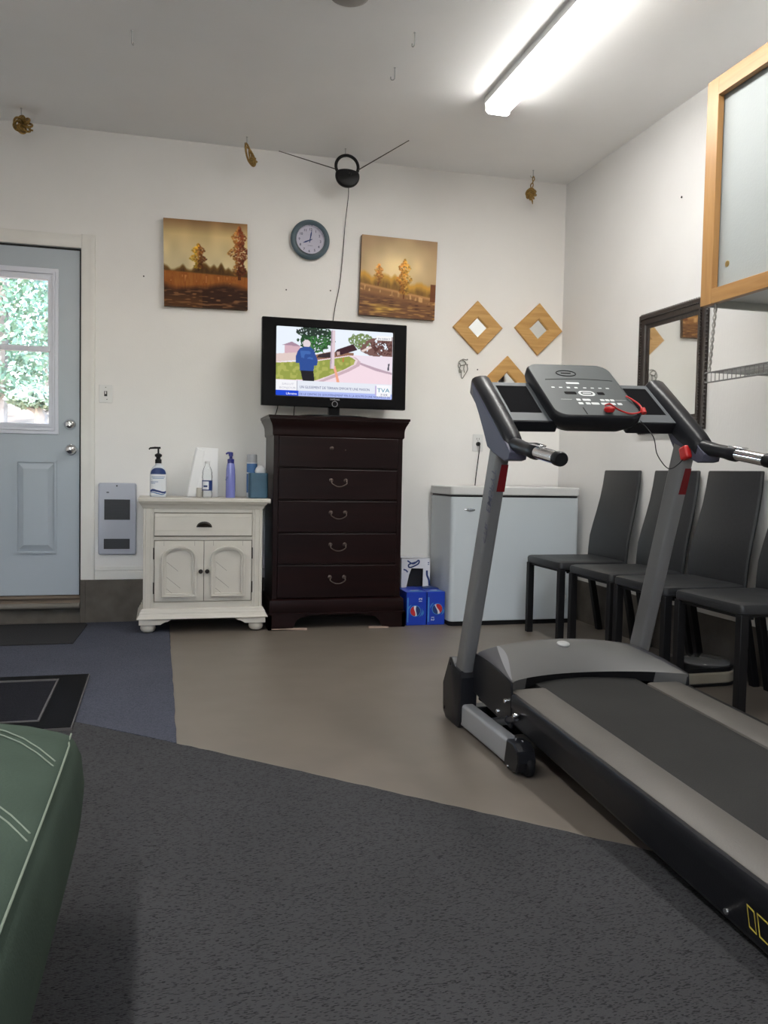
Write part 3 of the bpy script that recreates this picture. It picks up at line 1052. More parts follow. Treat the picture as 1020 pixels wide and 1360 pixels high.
H, W = 150, 266
img, u, v = canvas(H, W)
r_ = np.random.default_rng(5)
n1 = vnoise(H, W, 22, 40, r_); n2 = vnoise(H, W, 60, 110, r_)
img[:] = np.array([236, 244, 255]) / 255
put(img, inpoly(u, v, [(.07, .27), (.13, .22), (.2, .27), (.2, .40), (.07, .40)]), (214, 178, 190))
put(img, inpoly(u, v, [(.05, .27), (.13, .215), (.21, .28)]), (170, 140, 160))
put(img, inpoly(u, v, [(0, .40), (.22, .36), (.22, .47), (0, .52)]), (226, 205, 200))
put(img, ((u - .34) ** 2 / .022 + (v - .16) ** 2 / .035 < .7 + .7 * n1) * (v < .45) * (n2 > .17), (28, 70, 36))
put(img, ((u - .36) ** 2 / .016 + (v - .22) ** 2 / .03 < .35 + .6 * n1) * (v < .45) * (n2 > .55), (60, 120, 60))
put(img, ((u - .30) ** 2 / .02 + (v - .05) ** 2 / .006 < .5 + .7 * n1) * (n2 > .4), (30, 45, 40))
put(img, ((u - .72) ** 2 / .014 + (v - .15) ** 2 / .014 < .5 + .7 * n1) * (n2 > .25), (118, 140, 88))
put(img, inpoly(u, v, [(.70, .20), (.82, .10), (1, .06), (1, .38), (.80, .36), (.72, .30)]) * (n1 > .25), (122, 88, 84))
put(img, inpoly(u, v, [(.80, .16), (1, .10), (1, .34), (.84, .33)]) * (n2 > .5), (84, 48, 46))
put(img, inpoly(u, v, [(.72, .29), (.80, .22), (.82, .24), (.74, .31)]), (230, 210, 205))
put(img, inpoly(u, v, [(.26, .42), (.46, .33), (.66, .33), (.66, .45), (.30, .50)]), (150, 110, 90))
put(img, inpoly(u, v, [(.36, .38), (.46, .34), (.46, .42), (.34, .43)]), (52, 40, 46))
put(img, inpoly(u, v, [(.50, .32), (.52, .29), (.655, .20), (.69, .285), (.55, .37), (.505, .385)]), (58, 28, 40))
put(img, inpoly(u, v, [(.508, .33), (.535, .32), (.54, .37), (.515, .38)]), (200, 170, 165))
put(img, inpoly(u, v, [(0, .52), (.30, .48), (.62, .37), (1, .36), (1, .80), (0, .80)]), (246, 222, 232))
put(img, inpoly(u, v, [(.66, .38), (1, .36), (1, .60), (.80, .52), (.70, .46)]), (240, 226, 238))
put(img, inpoly(u, v, [(.70, .46), (.86, .54), (1, .60), (1, .63), (.85, .58), (.70, .49)]), (190, 165, 180))
put(img, inpoly(u, v, [(.962, .47), (.975, .46), (.97, .57), (.955, .57)]), (70, 70, 84))
put(img, inpoly(u, v, [(0, .53), (.34, .48), (.62, .385), (.675, .43), (.66, .50), (.58, .58), (.44, .69), (.34, .76), (0, .77)]) , (150, 160, 74))
put(img, inpoly(u, v, [(0, .53), (.34, .48), (.62, .385), (.675, .43), (.66, .50), (.58, .58), (.44, .69), (.34, .76), (0, .77)]) * (n1 > .55), (174, 178, 92))
for dx, c in ((.0, (236, 214, 220)), (.02, (206, 178, 188))):
    put(img, inpoly(u, v, [(.63 + dx, .385), (.66 + dx, .40), (.70 + dx, .46), (.69 + dx, .52), (.60 + dx, .61), (.46 + dx, .72), (.36 + dx, .79), (.33 + dx, .78), (.44 + dx, .69), (.58 + dx, .58), (.66 + dx, .50), (.675 + dx, .44)]), c)
put(img, inpoly(u, v, [(.48, .56), (.50, .53), (.515, .62), (.54, .78), (.515, .78), (.50, .66)]), (240, 170, 140))
put(img, inpoly(u, v, [(.56, .42), (.575, .40), (.575, .47), (.56, .47)]), (190, 130, 70))
put(img, inpoly(u, v, [(.463, .02), (.497, .02), (.492, .58), (.455, .58)]), (226, 206, 214))
put(img, inpoly(u, v, [(.463, .02), (.474, .02), (.467, .58), (.455, .58)]), (186, 166, 182))
put(img, (u - .255) ** 2 / .00105 + (v - .235) ** 2 / .0034 < 1, (226, 214, 220))
put(img, inpoly(u, v, [(.20, .30), (.235, .28), (.28, .275), (.315, .32), (.35, .47), (.345, .54), (.32, .55), (.315, .63), (.20, .63), (.195, .52), (.165, .52), (.165, .42), (.18, .35)]), (40, 76, 150))
put(img, inpoly(u, v, [(.20, .34), (.30, .33), (.31, .46), (.21, .44)]) * (n1 > .5), (62, 104, 176))
put(img, inpoly(u, v, [(.205, .63), (.315, .63), (.325, .78), (.225, .78)]), (22, 20, 30))
put(img, (v > .775).astype(float), (232, 236, 246))
put(img, ((v > .775) & (u < .178)).astype(float), (246, 246, 250))
put(img, ((v > .775) & (u > .176) & (u < .180) & (v < .93)).astype(float), (120, 120, 140))
put(img, (v > .925).astype(float), (176, 190, 246))
put(img, ((v > .925) & (u < .19)).astype(float), (16, 70, 214))
put(img, ((u > .862) & (u < .985) & (v > .79) & (v < .965)).astype(float), (250, 250, 254))
put(img, ((u > .85) & (u < .862) & (v > .80) & (v < .94)).astype(float), (190, 176, 220))
put(img, ((u > .855) & (u < .99) & (v > .06) & (v < .125)).astype(float), (250, 250, 250))
scr = picture('screen', img, (sx0, TY + .008, sz0), (sx1 - sx0, 0, 0), (0, 0, sz1 - sz0), M_scr, t)
SW, SH = sx1 - sx0, sz1 - sz0
def scrtext(q, s, uu, vv, h, wd, m=0):
    q.text(s, (sx0 + SW * uu, TY + .0072, sz1 - SH * vv), (1, 0, 0), (0, 0, 1), h, m, width=wd * SW)
CP = [emit('dark caption', rgb(70, 80, 130), .7), emit('grey caption', rgb(190, 190, 205), .7), emit('teal caption', rgb(0, 140, 170), .72), emit('white caption', rgb(255, 255, 255), .76)]
for a_ in (('SALUT', .05, .845, .016, .10, 1), ('BONJOUR', .03, .90, .016, .135, 1), ('UN GLISSEMENT DE TERRAIN EMPORTE UNE MAISON', .20, .885, .021, .60, 0),
           ('Ukraine', .085, .985, .019, .09, 3), ('DE LE CENTRE DE GOUVERNEMENT FIN À LA ROUTE D’UNE NOUVELLE DE', .197, .985, .0175, .785, 0),
           ('TVA', .868, .895, .034, .110, 2), ('7:59', .897, .950, .018, .06, 0), ('EN DIRECT', .867, .115, .016, .11, 0)):
    b = MB()
    scrtext(b, *a_[:5], 0)
    b.build('screen_caption', CP[a_[5]], scr, recalc=False, smooth=0)
for xa, xb in ((.672, .655), (.772, .766)):
    b = MB()
    b.tube(curve([(xa, TY + .055, 1.32), (xa - .004, TY + .06, 1.28), (xb, TY + .075, 1.2405), (xb - .01, TY + .16, 1.2405), (xb - .02, TY + .262, 1.2405)], 6), .0028, 6)
    b.build('cable', M_black, t)

# ------------------------------------------------------------------ paintings
M_paint = picture_mat('oil paint', 0.45)
M_canvas = mat('brown canvas edge', (0.14, 0.085, 0.05, 1), 0.8, noise=(20, .2))
def foliage(img, u, v, cu, v0, v1, hw, cols, rng, n=260):
    for k in range(int(n * 1.9)):
        tt = rng.random() ** .9
        yy = v0 + (v1 - v0) * tt
        wv = hw * (min(1, tt / .45) ** .6) * (1 - .55 * max(0, (tt - .55) / .45) ** 1.3) * (.8 + .35 * math.sin(tt * 17 + cu * 40))
        g = (rng.random() * 2 - 1)
        xx = cu + g * wv
        r = .006 + .010 * rng.random()
        c = cols[int(min(len(cols) - 1, max(0, (g * .5 + .5) * len(cols) + rng.normal() * .6)))]
        f = (.62 + .6 * rng.random()) * (1.12 - .45 * tt)
        mk = np.exp(-((u - xx) ** 2 + ((v - yy) * 1.2) ** 2) / (r * r))
        put(img, np.clip(mk * 1.6 - .3, 0, 1) * .7, [min(255, q * f) for q in c])
H = W = 190
r_ = np.random.default_rng(11)
img, u, v = canvas(H, W)
n1 = vnoise(H, W, 6, 8, r_); n2 = vnoise(H, W, 70, 14, r_); n3 = vnoise(H, W, 14, 60, r_)
top, midc, lowc = np.array([122, 92, 62]), np.array([176, 154, 110]), np.array([180, 165, 130])
tt = np.clip(v / .5, 0, 1)[..., None]
skyc = np.where(tt < .35, top + (midc - top) * tt / .35, midc + (lowc - midc) * (tt - .35) / .65)
img[:] = skyc / 255 * (.92 + .16 * n1[..., None])
line = .50 + .05 * np.sin(u * 9 + 1) * np.sin(u * 17) + .07 * (vnoise(H, W, 1, 22, r_)[:1] - .5)
put(img, np.clip((v - line) * 30, 0, 1), (92, 66, 32))
put(img, np.clip((v - line - .035) * 25, 0, 1) * (.6 + .4 * n3), (62, 42, 22))
put(img, np.clip((v - (.585 + .03 * u)) * 60, 0, 1), (136, 84, 36))
put(img, np.clip((v - (.585 + .03 * u)) * 60, 0, 1) * n3 * .8, (110, 58, 24))
put(img, np.clip((v - .70 - .04 * np.sin(u * 7) - .05 * n1) * 14, 0, 1), (46, 26, 18))
put(img, np.clip((v - .74) * 10, 0, 1) * np.clip((n2 - .62) * 5, 0, 1) * .75, (120, 84, 52))
put(img, np.clip((v - .76) * 10, 0, 1) * np.clip((.3 - n2) * 5, 0, 1) * .7, (34, 20, 16))
put(img, np.clip((v - .8) * 8, 0, 1) * (u < .45) * .35, (110, 72, 34))
put(img, np.clip((n3 - .7) * 4, 0, 1) * (np.abs(v - .67) < .04) * .7, (176, 120, 70))
put(img, (np.abs(u - .41) < .008) * (v > .45) * (v < .58), (60, 36, 18))
put(img, (np.abs(u - .90) < .02) * (v > .5) * (v < .66), (70, 36, 18))
foliage(img, u, v, .41, .27, .55, .095, [(190, 150, 48), (176, 124, 42), (130, 80, 34), (104, 60, 30)], r_, 230)
foliage(img, u, v, .90, .04, .60, .125, [(170, 116, 56), (136, 70, 36), (116, 52, 28), (104, 50, 30)], r_, 420)
def painting(label, bl, br, tl, img, gain):
    bl, br, tl = Vector(bl), Vector(br), Vector(tl)
    t = thing('painting', label, 'painting', tuple((br + tl) / 2), 'pair of autumn landscape paintings')
    ux, uz = br - bl, tl - bl
    nrm = Vector((0, 1, 0))
    c = (br + tl) / 2 + nrm * .0175
    q = MB()
    q.obox(c, ux / 2, nrm * .0166, uz / 2)
    q.build('canvas', M_canvas, t, smooth=0, bevel=.002)
    picture('painted_face', img, bl + Vector((0, .0002, 0)), ux, uz, M_paint, t, gain)
k = (D - .034) / D
def wp(x, z, y=D - .034):
    s = y / D
    return (x * s, y, EYE + (z - EYE) * s)
painting('autumn landscape painting with a tall russet tree at its right edge, nearest the door', wp(.022, 1.884), wp(.514, 1.890), wp(.014, 2.397), img, 1.6)
img, u, v = canvas(H, W)
r_ = np.random.default_rng(23)
n1 = vnoise(H, W, 6, 8, r_); n2 = vnoise(H, W, 70, 12, r_); n3 = vnoise(H, W, 16, 50, r_)
ctr = np.exp(-(((u - .5) / .55) ** 2 + ((v - .38) / .36) ** 2))[..., None]
img[:] = (np.array([128, 102, 78]) + (np.array([206, 184, 140]) - np.array([128, 102, 78])) * ctr) / 255 * (.94 + .12 * n1[..., None])
line = .42 + .14 * u + .03 * np.sin(u * 11) + .07 * (vnoise(H, W, 1, 20, r_)[:1] - .5)
put(img, np.clip((v - line) * 22, 0, 1), (176, 132, 58))
put(img, np.clip((v - line - .06) * 14, 0, 1) * (.6 + .4 * n3), (100, 74, 40))
f0 = .59 + .13 * u
put(img, np.clip((v - f0) * 60, 0, 1), (158, 116, 74))
put(img, np.clip((v - f0 - .025) * 40, 0, 1), (124, 88, 56))
put(img, np.clip((n3 - .62) * 5, 0, 1) * (np.abs(v - f0 - .06) < .03) * .7, (190, 150, 100))
put(img, np.clip((v - f0 - .09) * 18, 0, 1), (96, 66, 46))
put(img, np.clip((v - f0 - .12) * 12, 0, 1) * np.clip((n2 - .55) * 4, 0, 1) * .8, (150, 112, 66))
put(img, np.exp(-(((u - .3) / .16) ** 2 + ((v - .90) / .05) ** 2)) * n2, (196, 160, 70))
put(img, np.clip((v - .72) * 10, 0, 1) * np.clip((.28 - n2) * 6, 0, 1) * .7, (58, 36, 28))
put(img, (np.abs(u - .235) < .008) * (v > .5) * (v < .62), (96, 60, 36))
put(img, (np.abs(u - .575) < .012) * (v > .6) * (v < .76), (96, 60, 36))
put(img, ((u > .93) & (v > .55) & (v < .77)) * .9, (92, 54, 34))
foliage(img, u, v, .235, .35, .58, .06, [(206, 150, 76), (176, 106, 50), (190, 130, 66)], r_, 130)
foliage(img, u, v, .575, .26, .70, .10, [(186, 120, 52), (200, 138, 54), (206, 158, 74)], r_, 330)
painting('autumn landscape painting with two golden trees, directly right of the clock', wp(1.208, 1.909), wp(1.705, 1.903), wp(1.219, 2.407), img, 1.5)

# ------------------------------------------------------------------ clock
t = thing('wall_clock', 'round blue grey wall clock with a silver inner ring showing eight', 'clock', (.888, D, 2.338))
cx, cz, CY = .887, 2.338, D - .03
b = MB()
b.lathe([(0, -.002), (.112, -.002), (.120, -.014), (.121, -.024), (.114, -.033), (.104, -.036), (.094, -.031), (.090, -.022), (.087, -.014)], (cx, D, cz), 56, 'y', caps=False)
b.build('rim', mat('blue grey plastic', (0.085, 0.125, 0.15, 1), 0.35), t)
b = MB()
b.lathe([(.0895, -.018), (.0905, -.030), (.0875, -.033), (.0845, -.026), (.083, -.014)], (cx, D, cz), 56, 'y', caps=False)
b.build('bezel_ring', M_chrome, t)
b = MB()
b.lathe([(0, -.0125), (.086, -.0125), (.086, -.009), (0, -.009)], (cx, D, cz), 48, 'y')
b.build('dial', mat('pale lavender dial', (0.50, 0.49, 0.60, 1), 0.5), t)
b = MB()
YD = D - .0131
rot = math.radians(-3)
for h in range(1, 13):
    a = math.radians(30 * h) - rot
    s = str(h)
    b.text(s, (cx + .066 * math.sin(a), YD, cz + .066 * math.cos(a) - .0075), (1, 0, 0), (0, 0, 1), .021, align='CENTER', bold=.02)
b.text('QUARTZ', (cx + .002, YD, cz - .036), (1, 0, 0), (0, 0, 1), .008, align='CENTER')
b.text('. . . .', (cx, YD, cz + .030), (1, 0, 0), (0, 0, 1), .014, align='CENTER')
b.build('numerals', mat('dark numerals', (0.05, 0.05, 0.10, 1), 0.5), t, recalc=False, smooth=0)
for nm, ang, ln, wd in (('minute_hand', 10, .064, .0042), ('hour_hand', 246, .050, .0046)):
    a = math.radians(ang)
    d, pn = Vector((math.sin(a), 0, math.cos(a))), Vector((math.cos(a), 0, -math.sin(a)))
    c = Vector((cx, D - .0155, cz))
    b = MB()
    q = [c - d * .016 + pn * wd * .5, c - d * .016 - pn * wd * .5, c + d * ln * .6 - pn * wd, c + d * ln, c + d * ln * .6 + pn * wd]
    b.add(q + [p + Vector((0, .001, 0)) for p in q], [(0, 1, 2, 3, 4), (9, 8, 7, 6, 5)] + [(i, (i + 1) % 5, 5 + (i + 1) % 5, 5 + i) for i in range(5)])
    b.lathe([(0, -.018), (.005, -.018), (.005, -.0145), (0, -.0145)], (cx, D, cz), 12, 'y')
    b.build(nm, M_navy, t, smooth=0)

# ------------------------------------------------------------------ ceiling hooks
def hook(x, y, label, ln=.055, rot=0.0, small=False):
    q = MB()
    c, s = math.cos(rot), math.sin(rot)
    pts = [(0, 0, 0), (0, 0, -ln * .5)]
    r = .010
    for k in range(0, 9):
        a = PI * k / 8
        pts.append((r - r * math.cos(a), 0, -ln * .72 - r * math.sin(a)))
    pts.append((2 * r, 0, -ln * .62))
    q.tube([(x + px * c, y + px * s, CZ + pz) for px, _, pz in pts], .0028, 6)
    q.lathe([(0, 0), (.006, 0), (.005, -.003), (0, -.003)], (x, y, CZ), 10)
    return tag(q.build('ceiling_hook', M_steel, loc=(x, y, CZ)), label, 'hook', 'steel hooks in the ceiling')
hook(-.129, 4.03, 'bare steel hook in the ceiling above the door side', .065, 1.2)
hook(1.075, 3.68, 'bare steel hook in the ceiling nearest the smoke detector', .065, 1.9)
hook(1.078, 4.02, 'bare steel hook in the ceiling between the lamp and the television antenna', .065, 2.6)
HK = [(-.735, 5.06), (.482, 5.09), (2.285, 5.08), (1.068, 5.09)]
hook(HK[0][0], HK[0][1], 'steel hook carrying the round gold rope knot above the door', .045, 1.4)
hook(HK[1][0], HK[1][1], 'steel hook carrying the long gold rope loop above the first painting', .045, 2.2)
hook(HK[2][0], HK[2][1], 'steel hook carrying the hanging gold rope knot by the corner', .045, 2.0)
hook(HK[3][0], HK[3][1], 'steel hook carrying the black television antenna', .05, 1.57)

# ------------------------------------------------------------------ gold rope knots
M_gold = mat('gold rope', (0.33, 0.20, 0.05, 1), 0.45, 0.35, noise=(250, .6), bump=(300, .6))
def knot_pts(c, rx, rz, ry, p=2, q=5, n=110, ph=0.0):
    out = []
    for k in range(n):
        a = 2 * PI * k / n
        r = .62 + .38 * math.cos(q * a + ph)
        out.append((c[0] + rx * r * math.cos(p * a), c[1] + ry * math.sin(q * a + ph), c[2] + rz * r * math.sin(p * a)))
    return out
b = MB()
c = (HK[0][0] + .006, 5.07, CZ - .083)
b.tube(knot_pts(c, .048, .044, .022, 3, 7, 150), .0062, 6, closed=True)
b.tube(knot_pts(c, .036, .034, .03, 2, 5, 90, 1.0), .0058, 6, closed=True)
b.tube([(c[0] + .03, c[1], c[2] - .02), (c[0] + .052, c[1], c[2] - .026)], .005, 6)
tag(b.build('rope_knot', M_gold, loc=(c[0], c[1], CZ - .04)), 'round gold rope knot hanging from the ceiling above the door', 'ornament', 'gold rope knots on ceiling hooks')
b = MB()
c = Vector((HK[1][0] + .018, 5.09, CZ - .100))
def longloop(c, w, h, ln, off):
    return [(c[0] + off[0] + math.cos(2 * PI * k / 26) * w + ln * math.sin(2 * PI * k / 26), c[1] + off[1] + .008 * math.sin(4 * PI * k / 26), c[2] + off[2] + math.sin(2 * PI * k / 26) * h) for k in range(26)]
b.tube(longloop(c, .014, .055, -.014, (-.008, 0, .008)), .0058, 6, closed=True)
b.tube(longloop(c, .020, .052, -.020, (.004, .01, -.006)), .0058, 6, closed=True)
b.tube(longloop(c, .012, .040, -.012, (.010, -.01, -.016)), .0055, 6, closed=True)
b.tube(knot_pts((c[0] + .018, c[1], c[2] - .035), .022, .020, .014, 2, 5, 60), .0055, 6, closed=True)
tag(b.build('rope_knot', M_gold, loc=(HK[1][0], 5.09, CZ - .035)), 'long gold rope loop hanging from the ceiling above the first painting', 'ornament', 'gold rope knots on ceiling hooks')
b = MB()
x, y = HK[2][0] - .003, 5.08
for s_ in (-1, 1):
    b.tube(curve([(x + .006, y, CZ - .036), (x + .006 + s_ * .007, y, CZ - .055), (x + .002, y, CZ - .074), (x - .004 + s_ * .010, y + s_ * .003, CZ - .095), (x - .008, y, CZ - .118)], 4), .0034, 6)
b.tube(knot_pts((x - .008, y, CZ - .150), .032, .034, .02, 3, 7, 120), .0058, 6, closed=True)
b.tube(knot_pts((x - .010, y, CZ - .152), .024, .026, .026, 2, 5, 80, .7), .0055, 6, closed=True)
b.tube([(x + .004, y, CZ - .125), (x + .022, y, CZ - .128)], .006, 6)
b.tube([(x - .004, y, CZ - .178), (x + .002, y, CZ - .195), (x + .004, y, CZ - .212)], [.006, .005, .002], 6)
tag(b.build('rope_knot', M_gold, loc=(x, y, CZ - .036)), 'gold rope knot on a short braid hanging near the corner above the diamond mirrors', 'ornament', 'gold rope knots on ceiling hooks')

# ------------------------------------------------------------------ antenna
ax, az, AY = 1.080, 2.690, 5.085
t = thing('antenna', 'black round television antenna with two long rods hanging under the ceiling', 'antenna', (1.078, AY, CZ - .05))
b = MB()
out = []
for k in range(41):
    a = PI * k / 40
    out.append((ax + .074 * math.cos(PI + a), az + .067 * math.sin(PI + a)))
for k in range(1, 20):
    a = PI * k / 20
    out.append((ax + .074 * math.cos(a), az + .042 * math.sin(a) ** .6))
loops = []
for yy, s in ((-.021, .86), (-.019, .93), (-.012, .99), (0, 1.0), (.014, .94), (.018, .6)):
    loops.append([(ax + (px - ax) * s, AY + yy, az + (pz - az) * s) for px, pz in out])
b.loft(loops)
b.lathe([(0, -.026), (.007, -.025), (.009, -.021)], (ax + .012, AY, az + .008), 14, 'y')
b.build('dish', M_black, t)
b = MB()
b.tube([(ax - .002 + .068 * math.cos(math.radians(-35 + 250 * k / 36)), AY, az + .058 + .066 * math.sin(math.radians(-35 + 250 * k / 36))) for k in range(37)], .0095, 10)
b.build('loop', M_black, t)
M_rod = mat('dark telescopic rod', (0.08, 0.07, 0.065, 1), 0.35, 0.8)
for p1, p2 in (((ax - .062, AY, az + .035), (.668, 5.07, 2.788)), ((ax + .062, AY - .004, az + .042), (1.374, 4.79, 2.828))):
    b = MB()
    b.tube([p1, tuple((Vector(p1) + Vector(p2)) / 2), p2], [.0034, .0028, .0022], 8)
    b.lathe([(0, -.004), (.004, 0), (0, .004)], p2, 8)
    b.build('rod', M_rod, t)
b = MB()
b.tube(curve([(ax + .01, AY, az - .066), (ax + .014, AY + .03, az - .12), (1.105, D - .02, 2.46), (1.094, D - .008, 2.25), (1.078, D - .008, 2.08), (1.050, D - .008, 1.93), (1.035, D - .008, 1.80), (1.02, D - .03, 1.66), (1.0, D - .06, 1.56), (.99, D - .19, 1.52), (.99, 5.032, 1.52)], 8), .0024, 6)
b.build('cable', M_black, t)

# ------------------------------------------------------------------ diamond mirrors
M_pine = wood('honey pine', (0.46, 0.25, 0.075, 1), (0.60, 0.36, 0.13, 1), 0.4, 0, 10, .03)
M_mirror = mat('mirror glass', (0.85, 0.87, 0.86, 1), 0.03, 1.0)
def diamond(cx, cz, hd, rot, label):
    t = thing('diamond_mirror', label, 'mirror', (cx, D, cz), 'three small diamond mirrors in pine frames')
    def dia(h, y):
        return [(cx + h * math.cos(rot + PI / 2 * k), y, cz + h * math.sin(rot + PI / 2 * k)) for k in range(4)]
    hm = hd * .37
    q = MB()
    q.loft([dia(hd, D - .0005), dia(hd, D - .016), dia(hd * .97, D - .020), dia(hm + .012, D - .017), dia(hm, D - .010), dia(hm, D - .002)], caps=False)
    q.build('frame', M_pine, t, smooth=0)
    q = MB()
    q.add(dia(hm + .002, D - .004), [(0, 1, 2, 3)])
    q.build('mirror_glass', M_mirror, t, smooth=0)
diamond(1.999, 1.874, .172, .03, 'pine diamond mirror nearest the second painting, upper left of the three')
diamond(2.428, 1.888, .172, -.02, 'pine diamond mirror nearest the corner, upper right of the three')
diamond(2.212, 1.530, .172, 0, 'pine diamond mirror below the other two, half hidden by the treadmill console')

# wire ornament
b = MB()
ox, oz = 1.905, 1.607
def petal(pts, r=.0032):
    b.tube(curve([(ox + p[0], D - p[2], oz + p[1]) for p in pts], 6), r, 6)
petal([(-.01, .052, .006), (.0, .058, .008), (.022, .054, .008)], .003)
petal([(-.028, .040, .006), (-.034, .012, .010), (-.02, -.012, .012), (-.016, -.03, .008)])
petal([(-.028, .040, .006), (-.012, .052, .010), (.006, .046, .010), (.02, .030, .008), (.008, .022, .008), (-.016, .018, .008), (-.024, .034, .006)])
petal([(-.016, .018, .008), (-.026, -.008, .012), (-.024, -.032, .010)], .003)
petal([(.008, .022, .008), (.004, -.006, .012), (.010, -.028, .008)], .003)
petal([(.028, .018, .008), (.030, -.008, .012), (.016, -.036, .010), (-.004, -.066, .004), (-.012, -.040, .008), (-.008, -.012, .010)], .0026)
b.lathe([(0, -.006), (.005, -.004), (.005, .002)], (ox + .030, D, oz + .058), 8, 'y')
b.lathe([(0, -.008), (.005, -.005), (.005, 0)], (ox + .030, D, oz + .024), 8, 'y')
tag(b.build('wire_ornament', mat('pewter wire', (0.22, 0.22, 0.2, 1), 0.4, 0.6), loc=(ox, D, oz)), 'small pewter wire leaf ornament on the wall below the left diamond mirror', 'ornament')

# nails in the walls
def nail(x, z, label):
    q = MB()
    q.lathe([(0, -.006), (.0045, -.005), (.0045, -.003), (.0018, -.003), (.0018, .002)], (x, D, z), 8, 'y')
    tag(q.build('nail', M_gasket, loc=(x, D, z)), label, 'nail', 'nails in the walls')
nail(-.095, 2.046, 'small nail in the wall between the door and the first painting')
nail(.746, 2.028, 'small nail in the wall below the left side of the clock')
nail(1.022, 2.043, 'small nail in the wall below the right side of the clock')
nail(2.007, 1.603, 'small nail in the wall right of the wire ornament')
q = MB()
q.lathe([(0, -.006), (.006, -.005), (.006, -.003), (.002, -.003), (.002, .002)], (RW, 3.935, 2.372), 8, 'x')
tag(q.build('nail', M_gasket, loc=(RW, 3.935, 2.372)), 'small nail in the right wall above the dark framed mirror', 'nail', 'nails in the walls')

# ------------------------------------------------------------------ chest freezer
M_frz = mat('white freezer enamel', (0.52, 0.57, 0.605, 1), 0.22, noise=(2, .01), bump=(250, .03))
M_frl = mat('white freezer lid', (0.62, 0.63, 0.63, 1), 0.3)
fx0, fx1, fy0, fy1 = 1.690, 2.545, 4.812, 5.235
t = thing('chest_freezer', 'white chest freezer with a flat lid in the corner', 'freezer', ((fx0 + fx1) / 2, 5.0, 0))
b = MB()
b.prism(rrect(fx0 + .006, fx1 - .004, fy0 + .004, fy1, .03, 6), 'z', .028, .782)
b.build('body', M_frz, t, bevel=.003)
b = MB()
b.prism(rrect(fx0, fx1, fy0 - .002, fy1 + .003, .034, 6), 'z', .794, .846)
b.build('lid', M_frl, t, bevel=.007, seg=3)
b = MB()
b.prism(rrect(fx0 + .010, fx1 - .008, fy0 + .010, fy1 - .01, .03, 6), 'z', .780, .796)
b.build('seal', M_gasket, t)
b = MB()
b.prism(rrect(fx0 + .010, fx1 - .008, fy0 + .010, fy1 - .01, .03, 6), 'z', 0.0004, .030)
b.build('plinth', M_blackm, t)
b = MB()
b.lathe([(0, -.0035), (.030, -.0035), (.034, -.001), (.034, 0)], (1.812, fy0 + .004, .705), 24, 'y')
b.v = [(x, y, .705 + (z - .705) * .32) for x, y, z in b.v]
b.build('badge', M_chrome, t)
b = MB()
b.lathe([(.0, -.004), (.017, -.004), (.021, -.002), (.021, 0)], (2.446, fy0 + .004, .165), 20, 'y')
b.build('drain_plug', M_frl, t)
b = MB()
b.tube([(2.446 + .020 * math.cos(2 * PI * k / 20), fy0 + .003, .165 + .020 * math.sin(2 * PI * k / 20)) for k in range(20)], .0015, 5, closed=True)
b.box(2.505, 2.515, fy0 + .0025, fy0 + .005, .40, .425)
b.build('drain_ring', M_gasket, t)
b = MB()
b.lathe([(0, -.034), (.006, -.034), (.013, -.024), (.014, -.0062), (0, -.0062)], (2.021, D, 1.118), 12, 'y')
b.tube(curve([(2.021, D - .032, 1.118), (2.021, D - .04, 1.09), (2.018, D - .02, 1.0), (2.010, D - .012, .90), (2.004, D - .012, .80), (2.0, D - .014, .60), (2.0, D - .014, .30)], 6), .0032, 6)
b.build('power_cord', M_black, t)

# ------------------------------------------------------------------ drink cartons
M_blue = mat('bright blue carton', (0.010, 0.045, 0.42, 1), 0.35)
M_lblue = mat('light blue print', (0.06, 0.25, 0.55, 1), 0.4)
M_red = mat('red print', (0.48, 0.018, 0.025, 1), 0.4)
M_wht = mat('white print', (0.68, 0.68, 0.72, 1), 0.4)
def globe(q, cx, cz, r, y, flip, tilt):
    """round emblem: red upper field, white wave, navy lower field."""
    n = 40
    def P(px, pz):
        c, s = math.cos(tilt), math.sin(tilt)
        px, pz = (px * c - pz * s), (px * s + pz * c)
        return (cx + px, y, cz + pz)
    ring = [P(1.12 * r * math.cos(2 * PI * k / n), 1.12 * r * math.sin(2 * PI * k / n)) for k in range(n)]
    q.add([(a, y + .0003, c) for a, _, c in ring], [tuple(range(n))], 4)
    def strip(f0, f1, m):
        vs = []
        for k in range(n + 1):
            px = -r + 2 * r * k / n
            h = math.sqrt(max(0, r * r - px * px))
            for f in (f0, f1):
                vs.append(P(px, max(-h, min(h, f(px / r) * r))))
        q.add(vs, [(2 * k, 2 * k + 2, 2 * k + 3, 2 * k + 1) for k in range(n)], m)
    w1 = lambda p: .12 + .22 * math.sin(p * 2.2)
    w2 = lambda p: -.22 + .16 * math.sin(p * 2.2 + .5)
    strip(lambda p: 2, w1, 2)
    strip(w1, w2, 3)
    strip(w2, lambda p: -2, 5)
